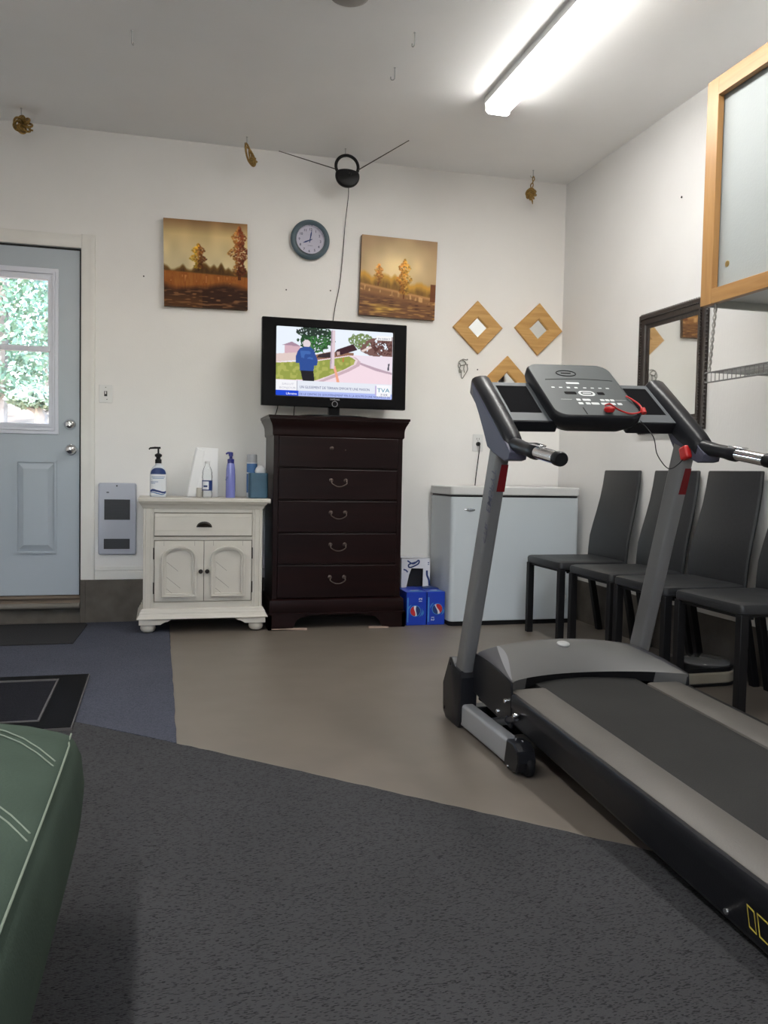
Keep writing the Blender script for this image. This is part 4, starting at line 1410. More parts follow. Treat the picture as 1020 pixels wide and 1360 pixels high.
for x0, x1, gx, gz, tl, lab, num in ((1.445, 1.571, 1.500, .088, 1.5, 'blue drink carton with a round red, white and blue emblem beside the dresser', (1.549, .150, 1)),
                                    (1.576, 1.703, 1.652, .098, -1.35, 'blue drink carton with a round red, white and blue emblem beside the freezer', (1.594, .040, -1))):
    t = thing('drink_carton', lab, 'carton', ((x0 + x1) / 2, 5.03, 0), 'blue drink cartons on the floor')
    b = MB()
    xr = min(x1, 1.688) if x1 > 1.68 else x1
    b.box(x0, xr, 4.880, 5.19, .0005, .203, 0)
    b.build('box', M_blue, t, smooth=0, bevel=.003)
    b = MB()
    Y = 4.8790
    globe(b, min(gx, xr - .048), gz, .031, Y - .0006, False, tl)
    nx, nz, sd = num
    b.text('12', (nx - .008 * sd, Y - .0004, nz - .012 * sd + .002), (0, 0, sd), (-sd, 0, 0), .028, 3, bold=.02)
    cxg = min(gx, xr - .048)
    for a0, a1, rr, mm in ((-60, 20, .044, 1), (120, 175, .045, 1), (-40, 5, .052 if x0 < 1.5 else .040, 1)):
        pts = []
        for k in range(13):
            a = math.radians(a0 + (a1 - a0) * k / 12)
            w_ = .0035 * math.sin(PI * k / 12)
            pts += [(cxg + (rr - w_) * math.cos(a), Y - .0003, gz + (rr - w_) * math.sin(a)), (cxg + (rr + w_) * math.cos(a), Y - .0003, gz + (rr + w_) * math.sin(a))]
        b.add(pts, [(2 * k, 2 * k + 2, 2 * k + 3, 2 * k + 1) for k in range(12)], mm)
    b.box(x0 + .004, x0 + .012, Y - .0004, Y - .0002, .02, .17, 1)
    b.box(x0 + .02, xr - .02, 4.90, 4.93, .2035, .2038, 1)
    b.box(x0 + .04, xr - .03, 4.94, 4.96, .2035, .2038, 3)
    b.build('printing', [M_blue, M_lblue, M_red, M_wht, M_lblue, M_navy], t, smooth=0, recalc=False)
t = thing('drink_carton', 'white drink carton with a torn dark opening standing on the blue cartons', 'carton', (1.56, 5.1, .2045))
b = MB()
wx0, wx1, wy0, wz1 = 1.462, 1.655, 5.075, .390
hole = [(1.498, .2046), (1.605, .2046), (1.607, .322), (1.530, .325), (1.515, .285)]
outr = [(wx0, .2045), (wx1, .2045), (wx1, wz1), (1.545, wz1), (wx0, wz1)]
b.frame_prism(outr, hole, 'y', wy0, wy0 + .003)
b.box(wx0, wx0 + .003, wy0, 5.19, .2045, wz1)
b.box(wx1 - .003, wx1, wy0, 5.19, .2045, wz1)
b.box(wx0, wx1, wy0, 5.19, wz1 - .003, wz1)
b.box(wx0, wx1, 5.187, 5.19, .2045, wz1)
b.build('box', M_wht, t, smooth=0)
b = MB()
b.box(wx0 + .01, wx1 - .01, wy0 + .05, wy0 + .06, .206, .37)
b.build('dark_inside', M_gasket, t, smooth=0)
b = MB()
zz = [(1.502, .372), (1.54, .352), (1.575, .374), (1.572, .352), (1.52, .330), (1.512, .348), (1.555, .362)]
b.tube([(x, wy0 - .0012, z) for x, z in curve([(p[0], p[1], 0) for p in zz], 5) for z in [z]] if False else [(p[0], wy0 - .0012, p[1]) for p in curve([(q_[0], q_[1], 0) for q_ in zz], 5)], .005, 5, flat=.3)
b.tube([(1.478, wy0 - .001, .318), (1.495, wy0 - .001, .312), (1.505, wy0 - .001, .30)], .005, 5, flat=.3)
b.tube([(p[0], wy0 - .0012, p[1]) for p in curve([(1.63, .31, 0), (1.632, .28, 0), (1.644, .25, 0), (1.648, .215, 0)], 5)], [.007] * 16, 5, flat=.3)
b.box(1.636, 1.644, wy0 - .001, wy0, .355, .362)
b.box(1.636, 1.644, wy0 - .001, wy0, .345, .350)
b.build('printing', M_navy, t, recalc=False)
b = MB()
b.prism([(1.59, .2046), (1.688, .2046), (1.684, .2085), (1.64, .213), (1.60, .210)], 'y', 5.0, 5.07)
b.build('torn_flap', M_navy, t, smooth=0)

# ------------------------------------------------------------------ chairs
M_seat = mat('black leatherette', (0.018, 0.019, 0.021, 1), 0.42, noise=(80, .15), bump=(220, .12), spec=.35)
M_leg = mat('black leatherette leg', (0.007, 0.007, 0.008, 1), 0.5, spec=.2)
def make_chair(loc, label):
    t = thing('dining_chair', label, 'chair', loc, 'black dining chairs along the right wall')
    X, Y = loc[0], loc[1]
    hw = .215
    def seat_loop(z, e):
        return [(X + px, Y + py, z) for px, py in rrect(-.252 + e, .168 - e * .2, -hw + e, hw - e, .022, 4)]
    q = MB()
    q.loft([seat_loop(.412, .006), seat_loop(.416, .001), seat_loop(.440, 0), seat_loop(.450, .004), seat_loop(.4545, .014), seat_loop(.457, .05)])
    q.build('seat', M_seat, t)
    prof = [(.150, .425), (.155, .50), (.162, .57), (.178, .64), (.198, .72), (.216, .80), (.229, .88), (.237, .950), (.238, .958)]
    hws = [.214, .216, .216, .212, .206, .201, .197, .194, .190]
    loops = []
    n = len(prof)
    for (px, pz), h_ in zip(prof, hws):
        th = .022
        ring = []
        for a, c in ((0, -1), (0, 1)):
            pass
        ring = [(X + px - th / 2, Y - h_ + .008, pz), (X + px - th / 2, Y + h_ - .008, pz), (X + px, Y + h_, pz), (X + px + th / 2, Y + h_ - .008, pz), (X + px + th / 2, Y - h_ + .008, pz), (X + px, Y - h_, pz)]
        loops.append(ring)
    q = MB()
    q.loft(loops)
    q.build('backrest', M_seat, t, smooth=60, bevel=.004)
    for sy in (-1, 1):
        q = MB()
        y0 = Y + sy * (hw - .018)
        q.prism(rect(X - .250, X - .214, y0 - .017, y0 + .017), 'z', .001, .413)
        q.build('leg', M_leg, t, bevel=.003)
        q = MB()
        q.loft([[(X + a + dx, y0 + dy, z) for dx, dy in ((-.017, -.017), (.017, -.017), (.017, .017), (-.017, .017))] for a, z in ((.226, .001), (.200, .14), (.168, .30), (.150, .42))])
        q.build('leg', M_leg, t, bevel=.003, smooth=50)
    q = MB()
    q.box(X - .236, X + .155, Y - hw + .03, Y + hw - .03, .398, .414)
    for sy in (-1, 1):
        q.box(X - .185, X - .165, Y + sy * (hw - .045) - .006, Y + sy * (hw - .045) + .006, .388, .40)
    q.build('seat_frame', M_leg, t, smooth=0)
    return t
CHX = 2.343
ch0 = make_chair((CHX, 4.388, 0), 'black leatherette dining chair closest to the chest freezer')
dup(ch0, (CHX + .002, 3.860, 0), 'black leatherette dining chair second from the freezer, behind the right treadmill post')
dup(ch0, (CHX - .003, 3.392, 0), 'black leatherette dining chair third from the freezer, with its full wide back in view')
c4 = dup(ch0, (CHX + .006, 2.912, 0), 'black leatherette dining chair nearest the camera, cut off by the right edge of the photo')

# ------------------------------------------------------------------ footbath / massager under the chairs
t = thing('foot_massager', 'low beige and black appliance with a clear round lid under the chairs', 'appliance', (2.4, 3.36, 0))
def stad(x0, x1, y0, y1, r, n=10):
    out = [(x0, y0), (x1 - r, y0)]
    for k in range(1, n):
        a = -PI / 2 + PI * k / n
        out.append((x1 - r + r * math.cos(a), (y0 + y1) / 2 + (y1 - y0) / 2 * math.sin(a)))
    return out + [(x1 - r, y1), (x0, y1)]
b = MB()
b.prism(stad(2.085, 2.545, 3.225, 3.49, .11), 'z', .012, .062)
b.build('base', mat('beige plastic', (0.30, 0.27, 0.21, 1), 0.5), t, bevel=.008, seg=3)
b = MB()
b.prism(stad(2.080, 2.550, 3.220, 3.495, .112), 'z', .0005, .014)
b.prism(stad(2.088, 2.542, 3.230, 3.486, .108), 'z', .060, .080)
b.build('deck', M_black, t, bevel=.006, seg=3)
b = MB()
b.lathe([(.112, .078), (.114, .086), (.108, .096), (.08, .106), (.04, .111), (0, .112)], (2.428, 3.36, 0), 40)
b.build('lid', mat('smoky clear lid', (0.12, 0.12, 0.12, 1), 0.12, coat=.6), t)

# ------------------------------------------------------------------ dark framed mirror on the right wall
M_dark = mat('espresso carved frame', (0.018, 0.012, 0.010, 1), 0.35, noise=(40, .4), bump=(60, .3))
t = thing('wall_mirror', 'large dark carved frame mirror on the right wall behind the treadmill', 'mirror', (RW, 3.965, 1.49))
my0, my1, mz0, mz1 = 3.668, 4.268, 1.165, 1.817
def mloop(x, e):
    return [(x, my0 + e, mz0 + e), (x, my1 - e, mz0 + e), (x, my1 - e, mz1 - e), (x, my0 + e, mz1 - e)]
b = MB()
b.loft([mloop(RW - .001, 0), mloop(RW - .020, 0), mloop(RW - .028, .006), mloop(RW - .026, .022), mloop(RW - .030, .034), mloop(RW - .024, .056), mloop(RW - .016, .062), mloop(RW - .012, .078), mloop(RW - .006, .080)], caps=False)
b.build('frame', M_dark, t, smooth=25)
b = MB()
for e, rr in ((.029, .0055), (.001, .0075)):
    for (ya, za), (yb, zb) in (((my0 + e, mz0 + e), (my1 - e, mz0 + e)), ((my1 - e, mz0 + e), (my1 - e, mz1 - e)), ((my1 - e, mz1 - e), (my0 + e, mz1 - e)), ((my0 + e, mz1 - e), (my0 + e, mz0 + e))):
        L = math.hypot(yb - ya, zb - za)
        n = int(L / (rr * 2.6))
        for k in range(n):
            s = (k + .5) / n
            b.lathe([(0, -rr), (rr * .7, -rr * .6), (rr, 0), (rr * .7, rr * .6), (0, rr)], (RW - (.031 if e > .01 else .014), ya + (yb - ya) * s, za + (zb - za) * s), 6)
b.build('beading', M_dark, t)
b = MB()
b.add(mloop(RW - .007, .078), [(0, 1, 2, 3)])
b.build('mirror_glass', M_mirror, t, smooth=0)

# ------------------------------------------------------------------ wall cabinet with sliding panels, wire shelf
M_oak = wood('golden oak', (0.27, 0.135, 0.042, 1), (0.36, 0.195, 0.070, 1), 0.42, 2, 9, .04)
M_oakh = wood('golden oak rail', (0.27, 0.135, 0.042, 1), (0.36, 0.195, 0.070, 1), 0.42, 1, 9, .04)
M_panel = mat('white hardboard panel', (0.31, 0.335, 0.335, 1), 0.6, noise=(4, .02), bump=(120, .15), spec=.2)
M_under = mat('grey white melamine', (0.50, 0.52, 0.51, 1), 0.5)
XF = 2.22
cy1, cy0, cz0, cz1 = 3.193, 1.60, 1.648, 2.578
t = thing('wall_cabinet', 'white wall cabinet with a golden oak face frame and sliding panels', 'cabinet', (RW, 2.4, 2.1))
b = MB()
b.box(XF + .02, RW - .001, cy1 - .022, cy1 - .004, cz0, cz1)
b.box(XF + .02, RW - .001, cy0 + .004, cy0 + .022, cz0, cz1)
b.box(XF + .02, RW - .001, cy0 + .02, cy1 - .02, cz0 + .03, cz0 + .048)
b.box(XF + .02, RW - .001, cy0 + .02, cy1 - .02, cz1 - .02, cz1)
b.box(RW - .008, RW - .001, cy0 + .02, cy1 - .02, cz0 + .03, cz1)
b.build('carcass', M_under, t, smooth=0)
b = MB()
b.box(XF, XF + .028, cy1 - .075, cy1, cz0, cz1, 0)
b.box(XF, XF + .028, cy0, cy0 + .075, cz0, cz1, 0)
b.box(XF, XF + .028, cy0 + .075, cy1 - .075, cz0, cz0 + .062, 1)
b.box(XF, XF + .028, cy0 + .075, cy1 - .075, cz1 - .075, cz1, 1)
b.build('face_frame', [M_oak, M_oakh], t, smooth=0, bevel=.0015)
for ya, yb, dx in ((cy0 + .05, 2.42, .046), (2.36, cy1 - .05, .034)):
    b = MB()
    b.box(XF + dx, XF + dx + .006, ya, yb, cz0 + .05, cz1 - .05)
    p = b.build('sliding_panel', M_panel, t, smooth=0)
    yp = yb - .075 if dx < .04 else ya + .07
    b = MB()
    b.lathe([(.006, -.001), (.011, -.002), (.0135, -.001), (.0135, 0)], (XF + dx, yp, 1.805), 18, 'x')
    b.lathe([(0, -.0006), (.007, -.0006), (.007, 0)], (XF + dx, yp, 1.805), 14, 'x', m=1)
    b.build('finger_pull', [mat('brass', (0.55, 0.42, 0.18, 1), 0.3, 0.9), M_bronze], p)
t = thing('wire_shelf', 'grey wire shelf hanging under the wall cabinet', 'shelf', (RW, 2.5, 1.36))
sy1, sy0, st, sb = 3.140, 1.9, 1.363, 1.322
M_wire = mat('grey coated wire', (0.16, 0.16, 0.16, 1), 0.5)
b = MB()
b.tube([(XF, sy0, st), (XF, sy1, st)], .0032, 6)
b.tube([(XF, sy0, sb), (XF, sy1, sb)], .0032, 6)
b.tube([(RW - .004, sy0, st), (RW - .004, sy1, st)], .003, 6)
b.tube([(XF + .19, sy0, st - .004), (XF + .19, sy1, st - .004)], .003, 6)
b.build('rails', M_wire, t)
n = int((sy1 - .02 - sy0) / .0265)
b = MB()
for k in range(n + 1):
    y = sy1 - .014 - k * .0265
    b.tube([(XF, y, sb), (XF, y, st), (XF + .003, y, st + .002), (RW - .004, y, st + .002)], .0018, 5)
b.build('cross_wires', M_wire, t)
b = MB()
b.tube([(RW - .003, 2.6, 1.10), (XF + .1, 2.6, st - .006)], .004, 6)
b.build('brace', M_wire, t)
b = MB()
n = 40
for ph in (0, PI):
    b.tube([(XF + .018 - .016 * k / n + .0045 * math.cos(k * .8 + ph), cy1 - .085 + (sy1 - .022 - cy1 + .085) * k / n + .0045 * math.sin(k * .8 + ph), cz0 + .03 - (cz0 + .03 - st) * k / n) for k in range(n + 1)], .0036, 6)
tag(b.build('twisted_cord', mat('pale twisted cord', (0.26, 0.25, 0.24, 1), 0.5), loc=(XF, sy1, st)), 'pale twisted cord between the wall cabinet and the wire shelf', 'cord')

# ------------------------------------------------------------------ ceiling light and smoke detector
M_lens = emit('lit diffuser', (1.0, 0.98, 0.94, 1), LENS)
M_lside = emit('lit diffuser side', (1.0, 0.98, 0.94, 1), LENS * .42)
def ceiling_light(x0, x1, y0, y1, label):
    t = thing('ceiling_light', label, 'light', ((x0 + x1) / 2, (y0 + y1) / 2, CZ), 'fluorescent ceiling lights')
    q = MB()
    q.prism([(x0 - .007, CZ), (x1 + .007, CZ), (x1 + .007, CZ - .034), (x0 - .007, CZ - .034)], 'y', y0, y1)
    q.build('housing', M_white, t, smooth=0)
    q = MB()
    M_l = [M_lens, M_lside]
    q.prism([(x0 + .001, CZ - .032), (x1 - .001, CZ - .032), (x1 - .012, CZ - .070), (x1 - .022, CZ - .078), (x0 + .022, CZ - .078), (x0 + .012, CZ - .070)], 'y', y0 + .006, y1 - .006)
    q.mi = [0] * len(q.f)
    q.mi[2 + 1] = q.mi[2 + 5] = q.mi[2 + 0] = 1
    q.build('diffuser', M_l, t, smooth=0)
    for ya in (y0, y1 - .006):
        q = MB()
        q.prism([(x0 - .004, CZ), (x1 + .004, CZ), (x1 + .001, CZ - .070), (x1 - .015, CZ - .082), (x0 + .015, CZ - .082), (x0 - .001, CZ - .070)], 'y', ya, ya + .006)
        q.build('end_cap', M_white, t, smooth=0)
ceiling_light(1.612, 1.742, LY0, 4.195, 'lit fluorescent ceiling light over the treadmill')
ceiling_light(-.97, -.84, .3, 2.6, 'added fluorescent fill light above the couch')  # out-of-view fixture added to lift the left side of the room
ceiling_light(-.97, -.84, -2.2, .1, 'added fluorescent fill light behind the camera')  # another unseen fixture, added for more ambient light on walls and ceiling
t = thing('smoke_detector', 'round white smoke detector on the ceiling, cut off by the top of the photo', 'smoke detector', (.725, 3.425, CZ))
b = MB()
b.lathe([(0, -.042), (.060, -.042), (.078, -.034), (.086, -.02), (.088, 0)], (.725, 3.425, CZ), 40)
b.build('cover', mat('yellowed white plastic', (0.30, 0.285, 0.26, 1), 0.5), t)
b = MB()
b.lathe([(.09, -.008), (.096, -.006), (.096, 0)], (.725, 3.425, CZ), 40)
b.build('base_ring', M_white, t)

# ------------------------------------------------------------------ green couch
M_green = mat('sage green suede', (0.054, 0.077, 0.060, 1), 0.95, noise=(5, .12), bump=(180, .2), spec=0.1)
M_stitch = mat('pale stitching', (0.20, 0.24, 0.19, 1), 0.8)
t = thing('couch', 'sage green suede couch seat with pale stitched seams in the left foreground', 'couch', (-.6, .8, 0))
XR = -.150
def couch_loop(y, e, drop):
    """cross-section across the couch at depth y, e shrinks it, drop lowers it."""
    xr = XR - .012 + .010 * math.sin((y - 1.0) * 2.2) - e
    zt = .402 - drop
    zc = .445 - drop
    xl = -1.05
    pts = [(xr - .020, .185), (xr - .004, .197), (xr + .012, .240), (xr + .018, .300), (xr + .012, .355), (xr, zt - .012), (xr - .010, zt), (xr - .03, zt + .008), (xr - .08, zt + .022), (xr - .17, zc - .006), (xr - .3, zc + .003), (xr - .5, zc + .004), (xl, zc), (xl, .185)]
    return [(px, y, pz) for px, pz in pts]
b = MB()
loops = []
for y, e, d in ((-.25, .03, .03), (-.22, .008, .006), (-.1, 0, 0), (.1, 0, 0), (.3, 0, 0), (.5, .002, 0), (.7, 0, 0), (.9, 0, 0), (1.0, 0, 0), (1.1, 0, 0), (1.2, 0, .0), (1.3, 0, 0), (1.4, 0, 0), (1.5, 0, .001), (1.6, 0, .001), (1.68, .001, .002), (1.735, .004, .006), (1.765, .010, .014), (1.78, .016, .03), (1.79, .022, .07)):
    loops.append(couch_loop(y, e, d))
b.loft(loops)
seatob = b.build('seat_cushion', M_green, t, smooth=60)
def csurf(x, y):
    """height of the cushion top."""
    L = couch_loop(y, 0, .006 if y > 1.72 else .001)
    top = sorted([(p[0], p[2]) for p in L[6:13]])
    for (xa, za), (xb, zb) in zip(top, top[1:]):
        if xa <= x <= xb:
            return za + (zb - za) * (x - xa) / (xb - xa)
    return top[-1][1]
b = MB()
for yc in (1.39, 1.69, 1.09, .79, .49):
    for o in (-.013, .013):
        pts = []
        for k in range(16):
            x = -.95 + (-.172 + .95) * (k / 15) ** .6
            yy = yc + o - .15 * max(0, (x + .36) / .19) ** 2
            pts.append((x, yy, csurf(x, yy) + .0015))
        b.tube(pts, .0015, 5)
edge_pts = []
for k in range(40):
    y = -.2 + 1.95 * k / 39
    L = couch_loop(y, 0 if y < 1.7 else .006, 0 if y < 1.7 else .008)
    edge_pts.append((L[6][0] + .004, y, L[6][2] + .001))
b.tube(edge_pts, .0018, 6)
low = []
for k in range(40):
    y = -.2 + 1.96 * k / 39
    L = couch_loop(y, 0 if y < 1.7 else .008, 0)
    low.append((L[1][0] + .002, y, L[1][2] - .001))
b.tube(low, .0018, 6)
b.build('stitching', M_stitch, seatob)
b = MB()
b.box(-1.0, XR - .07, -.2, 1.70, .10, .19)
b.build('frame', M_blackm, t, smooth=0)
for x in (-.95, XR - .12):
    for y in (-.12, 1.62):
        b = MB()
        b.lathe([(.022, 0), (.028, .1)], (x, y, .009), 14)
        b.build('leg', M_blackm, t)
b = MB()
b.loft([[(x, y, z) for x, z in ((-1.05, .22), (-1.02, .47), (-1.10, .86), (-1.20, .90), (-1.26, .85), (-1.22, .22))] for y in (-.22, 1.76)])
b.build('back_cushion', M_green, t, bevel=.03, seg=3)
# ------------------------------------------------------------------ treadmill (faces the back wall)
M_grey = mat('satin grey tube', (0.165, 0.165, 0.168, 1), 0.42, 0.2, noise=(5, .04))
M_silv = mat('light silver grey tube', (0.30, 0.31, 0.325, 1), 0.38, 0.2)
M_plast = mat('charcoal moulded plastic', (0.010, 0.0105, 0.013, 1), 0.34, bump=(300, .06), spec=.22)
M_side = mat('blue grey side plastic', (0.066, 0.066, 0.098, 1), 0.45, spec=.25)
M_hood = mat('mid grey hood plastic', (0.10, 0.10, 0.098, 1), 0.42, noise=(3, .04), bump=(300, .05))
M_hoodl = mat('light grey accent plastic', (0.21, 0.215, 0.23, 1), 0.4)
M_should = mat('slate shoulder plastic', (0.045, 0.046, 0.055, 1), 0.42, spec=.3)
M_badge = mat('pale badge', (0.42, 0.43, 0.43, 1), 0.4)
M_belt = mat('black running belt', (0.027, 0.027, 0.026, 1), 0.75, noise=(4, .12), bump=(260, .35), spec=.2)
M_rail = mat('grey foot rail', (0.098, 0.09, 0.08, 1), 0.5, noise=(5, .08), bump=(200, .15))
M_panelg = mat('grey console face', (0.055, 0.063, 0.066, 1), 0.45, spec=.25, noise=(4, .05))
M_pod = mat('grey tray surround', (0.085, 0.092, 0.10, 1), 0.5, spec=.2)
M_pocket = mat('black tray pocket', (0.006, 0.006, 0.007, 1), 0.9, spec=.04)
M_key = mat('red plastic', (0.42, 0.012, 0.012, 1), 0.35)
M_redst = mat('dark red sticker', (0.13, 0.006, 0.008, 1), 0.5, spec=.2)
M_print = mat('pale print', (0.50, 0.52, 0.53, 1), 0.45)
M_yel = mat('yellow outline print', (0.50, 0.40, 0.06, 1), 0.5)
XL, XR_ = 1.080, 1.750
XC = 1.425
def mx(x):
    return 2 * XC - x
t = tm = thing('treadmill', 'grey and black treadmill with a console, tilted posts and a long running deck', 'treadmill', (XC, 2.0, 0))
def dz(y):           # deck height along its length
    return .216 + (y - 2.52) * .050
PD = Vector((0, 2.631 - 2.887, .996 - .206)).normalized()   # post direction
PN = Vector((0, PD.z, -PD.y))
PDY = 0.0
def post(z):
    s = (z - .206) / (.996 - .206)
    return Vector((0, 2.887 + (2.631 - 2.887) * s + PDY, z))
for X in (XL, XR_):
    PDY = 0.0 if X == XL else -.045
    p0, p1 = post(.10), post(1.03)
    b = MB()
    sec = rrect(-.0240, .0240, -.038, .038, .013, 4)
    LX = .012 if X == XL else 0.0
    b.loft([[(X - .002 * (LX > 0) + LX * (p.z - .1) / .9 + px, p.y + PN.y * pz, p.z + PN.z * pz) for px, pz in sec] for p in (p0, p1)])
    up = b.build('upright', M_grey, t)
    b = MB()                                                       # red sticker on the rear face
    c0, c1 = post(.875), post(.965)
    o = -.0388
    b.add([(X + LX - .010, c0.y + PN.y * o, c0.z + PN.z * o), (X + LX + .019, c0.y + PN.y * o, c0.z + PN.z * o), (X + LX + .019, c1.y + PN.y * o, c1.z + PN.z * o), (X + LX - .006, c1.y + PN.y * o, c1.z + PN.z * o)], [(0, 1, 2, 3)])
    b.build('sticker', M_redst, up, recalc=False, smooth=0)
    if X == XL:
        b = MB()
        c = post(.700)
        b.text('STR', (X - .0245 + .0078, c.y + PN.y * -.022, c.z + PN.z * -.022), PD, -PN, .046, width=.075, bold=.01)
        c = post(.805)
        b.text('EMSPYT', (X - .0245 + .0078, c.y + PN.y * -.022, c.z + PN.z * -.022), PD, -PN, .050, width=.150, bold=.01)
        b.build('lettering', M_side, up, recalc=False, smooth=0)
    # boot at the foot
    b = MB()
    out = [(3.030, .022), (3.000, .003), (2.862, .003), (2.842, .030), (2.836, .190), (2.850, .212), (2.905, .218), (2.945, .244), (2.968, .240), (3.036, .130)]
    out = [(y + PDY, z) for y, z in out]
    q = sum(p[0] for p in out) / len(out), sum(p[1] for p in out) / len(out)
    b.loft([[(X + dx, q[0] + (y - q[0]) * s, q[1] + (z - q[1]) * s) for y, z in out] for dx, s in ((-.034, .90), (-.030, .99), (-.024, 1), (.024, 1), (.030, .99), (.034, .90))])
    boot = b.build('boot', M_plast, t, smooth=30)
    sx = -1 if X == XL else 1
    b = MB()
    for y, z in ((2.945, .220), (3.005, .040)):
        b.lathe([(0, -.037), (.007, -.036), (.007, -.030)], (X, y + PDY, z), 10, 'x')
    b.build('bolt', M_black, boot)
    # floor tube towards the user
    b = MB()
    sec = rrect(-.024, .024, .012, .094, .012, 4)
    b.loft([[(X + px, y, z) for px, z in sec] for y in (2.89, 2.405)])
    tube_ = b.build('base_tube', M_silv, t)
    b = MB()
    out = [(2.445, .012), (2.425, .098), (2.37, .100), (2.338, .085), (2.330, .05), (2.345, .018), (2.38, .010)]
    q = (2.385, .055)
    b.loft([[(X + dx, q[0] + (y - q[0]) * s, q[1] + (z - q[1]) * s) for y, z in out] for dx, s in ((-.030, .90), (-.026, 1), (.026, 1), (.030, .9))])
    cap = b.build('end_cap', M_plast, t, smooth=30)
    b = MB()
    b.lathe([(0, -.012), (.030, -.012), (.034, -.006), (.034, .006), (.030, .012), (0, .012)], (X + .012, 2.355, .035), 20, 'x')
    b.build('wheel', M_blackm, cap)
    b = MB()
    for dx, y, z in ((0, 2.42, .100), (.008, 2.385, .101), (-.030, 2.405, .02)):
        b.lathe([(0, 0), (.0065, 0), (.006, .004), (0, .006)], (X + dx, y, z), 10)
    b.build('screw', M_chrome, cap)
b = MB()
b.box(XL + .02, XR_ - .02, 2.86, 2.92, .02, .075)
b.box(XL + .02, XR_ - .02, 2.66, 2.70, .030, .07)
b.build('cross_bar', M_plast, t, bevel=.006)
b = MB()
b.tube([(1.122, 2.72, .060), (1.100, 2.52, .128)], .015, 12)
b.tube([(1.106, 2.57, .110), (1.086, 2.435, .158)], .010, 12)
b.build('lift_strut', M_plast, t)
for p in ((1.088, 2.440, .164), (1.100, 2.60, .135), (1.094, 2.525, .190)):
    b = MB()
    b.lathe([(0, -.012), (.007, -.011), (.009, -.004), (.009, .006)], p, 10, 'x')
    b.build('strut_bolt', M_chrome, t)
# deck: belt, foot rails, side skirts, rear caps
Y0t, Y1t = 1.02, 2.60
b = MB()
b.add([(1.235, Y0t, dz(Y0t) - .004), (mx(1.235), Y0t, dz(Y0t) - .004), (mx(1.235), Y1t + .1, dz(Y1t + .1) - .004), (1.235, Y1t + .1, dz(Y1t + .1) - .004),
       (1.235, Y0t, dz(Y0t) - .05), (mx(1.235), Y0t, dz(Y0t) - .05), (mx(1.235), Y1t + .1, dz(Y1t + .1) - .05), (1.235, Y1t + .1, dz(Y1t + .1) - .05)],
      [(0, 1, 2, 3), (7, 6, 5, 4), (0, 4, 5, 1), (1, 5, 6, 2), (2, 6, 7, 3), (3, 7, 4, 0)])
b.build('running_belt', M_belt, t, smooth=0)
for s in (0, 1):
    f = (lambda x: x) if s == 0 else mx
    b = MB()
    prof = [(1.1125, -.006), (1.1125, .0), (1.116, .003), (1.225, .005), (1.236, .002), (1.240, -.012), (1.235, -.03), (1.12, -.03)]
    b.loft([[(f(x), y, dz(y) + h) for x, h in prof] for y in (Y0t, 1.4, 1.8, 2.2, 2.54)])
    b.build('foot_rail', M_rail, t, smooth=50)
    b = MB()
    def skirt(y):
        z0 = max(.012, .101 + (y - 2.38) * .072)
        return [(f(1.106), y, z0 + .01), (f(1.100), y, z0 + .02), (f(1.100), y, dz(y) - .045), (f(1.097), y, dz(y) - .040), (f(1.097), y, dz(y) - .004), (f(1.101), y, dz(y) + .002), (f(1.113), y, dz(y) + .002), (f(1.113), y, dz(y) - .04), (f(1.16), y, z0), (f(1.115), y, z0)]
    b.loft([skirt(y) for y in (Y0t, 1.3, 1.6, 1.9, 2.2, 2.4, 2.50)])
    sk = b.build('side_skirt', M_plast, t, smooth=50)
    b = MB()
    b.lathe([(0, -.004), (.006, -.003), (.007, 0)], (f(1.100), 1.425, .058), 12, 'x')
    if s == 1:
        b.v = [(2 * 1.750 - x, y, z) for x, y, z in b.v]
    b.build('skirt_screw', M_chrome, sk)
    if s == 0:
        b = MB()
        def para(ya, yb, za, zb, w_=.0028, sl=.010):
            o = [(1.0993, ya, za), (1.0993, yb, za - .004), (1.0993, yb - sl, zb - .004), (1.0993, ya - sl, zb)]
            c = Vector((1.0993, (ya + yb - sl) / 2, (za + zb) / 2 - .002))
            o = [Vector(p) for p in o]
            i = [p + (c - p).normalized() * w_ * 1.5 for p in o]
            b.add(o + i, [(k_, (k_ + 1) % 4, 4 + (k_ + 1) % 4, 4 + k_) for k_ in range(4)])
        para(1.366, 1.344, .104, .062)
        para(1.337, 1.302, .101, .058)
        para(1.294, 1.262, .098, .055)
        b.build('lettering', M_yel, sk, recalc=False, smooth=0)
b = MB()
b.tube([(1.16, Y0t - .02, dz(Y0t) - .03), (mx(1.16), Y0t - .02, dz(Y0t) - .03)], .028, 14)
b.build('rear_roller', M_blackm, t)
for f in (lambda x: x, mx):
    b = MB()
    xa, xb = sorted((f(1.098), f(1.236)))
    b.box(xa, xb, Y0t - .07, Y0t, .03, dz(Y0t) + .006)
    b.build('rear_cap', M_plast, t, bevel=.012, seg=3)
    b = MB()
    xa, xb = sorted((f(1.13), f(1.19)))
    b.box(xa, xb, Y0t + .02, Y0t + .08, .009, .06)
    b.build('rear_foot', M_blackm, t, bevel=.006)
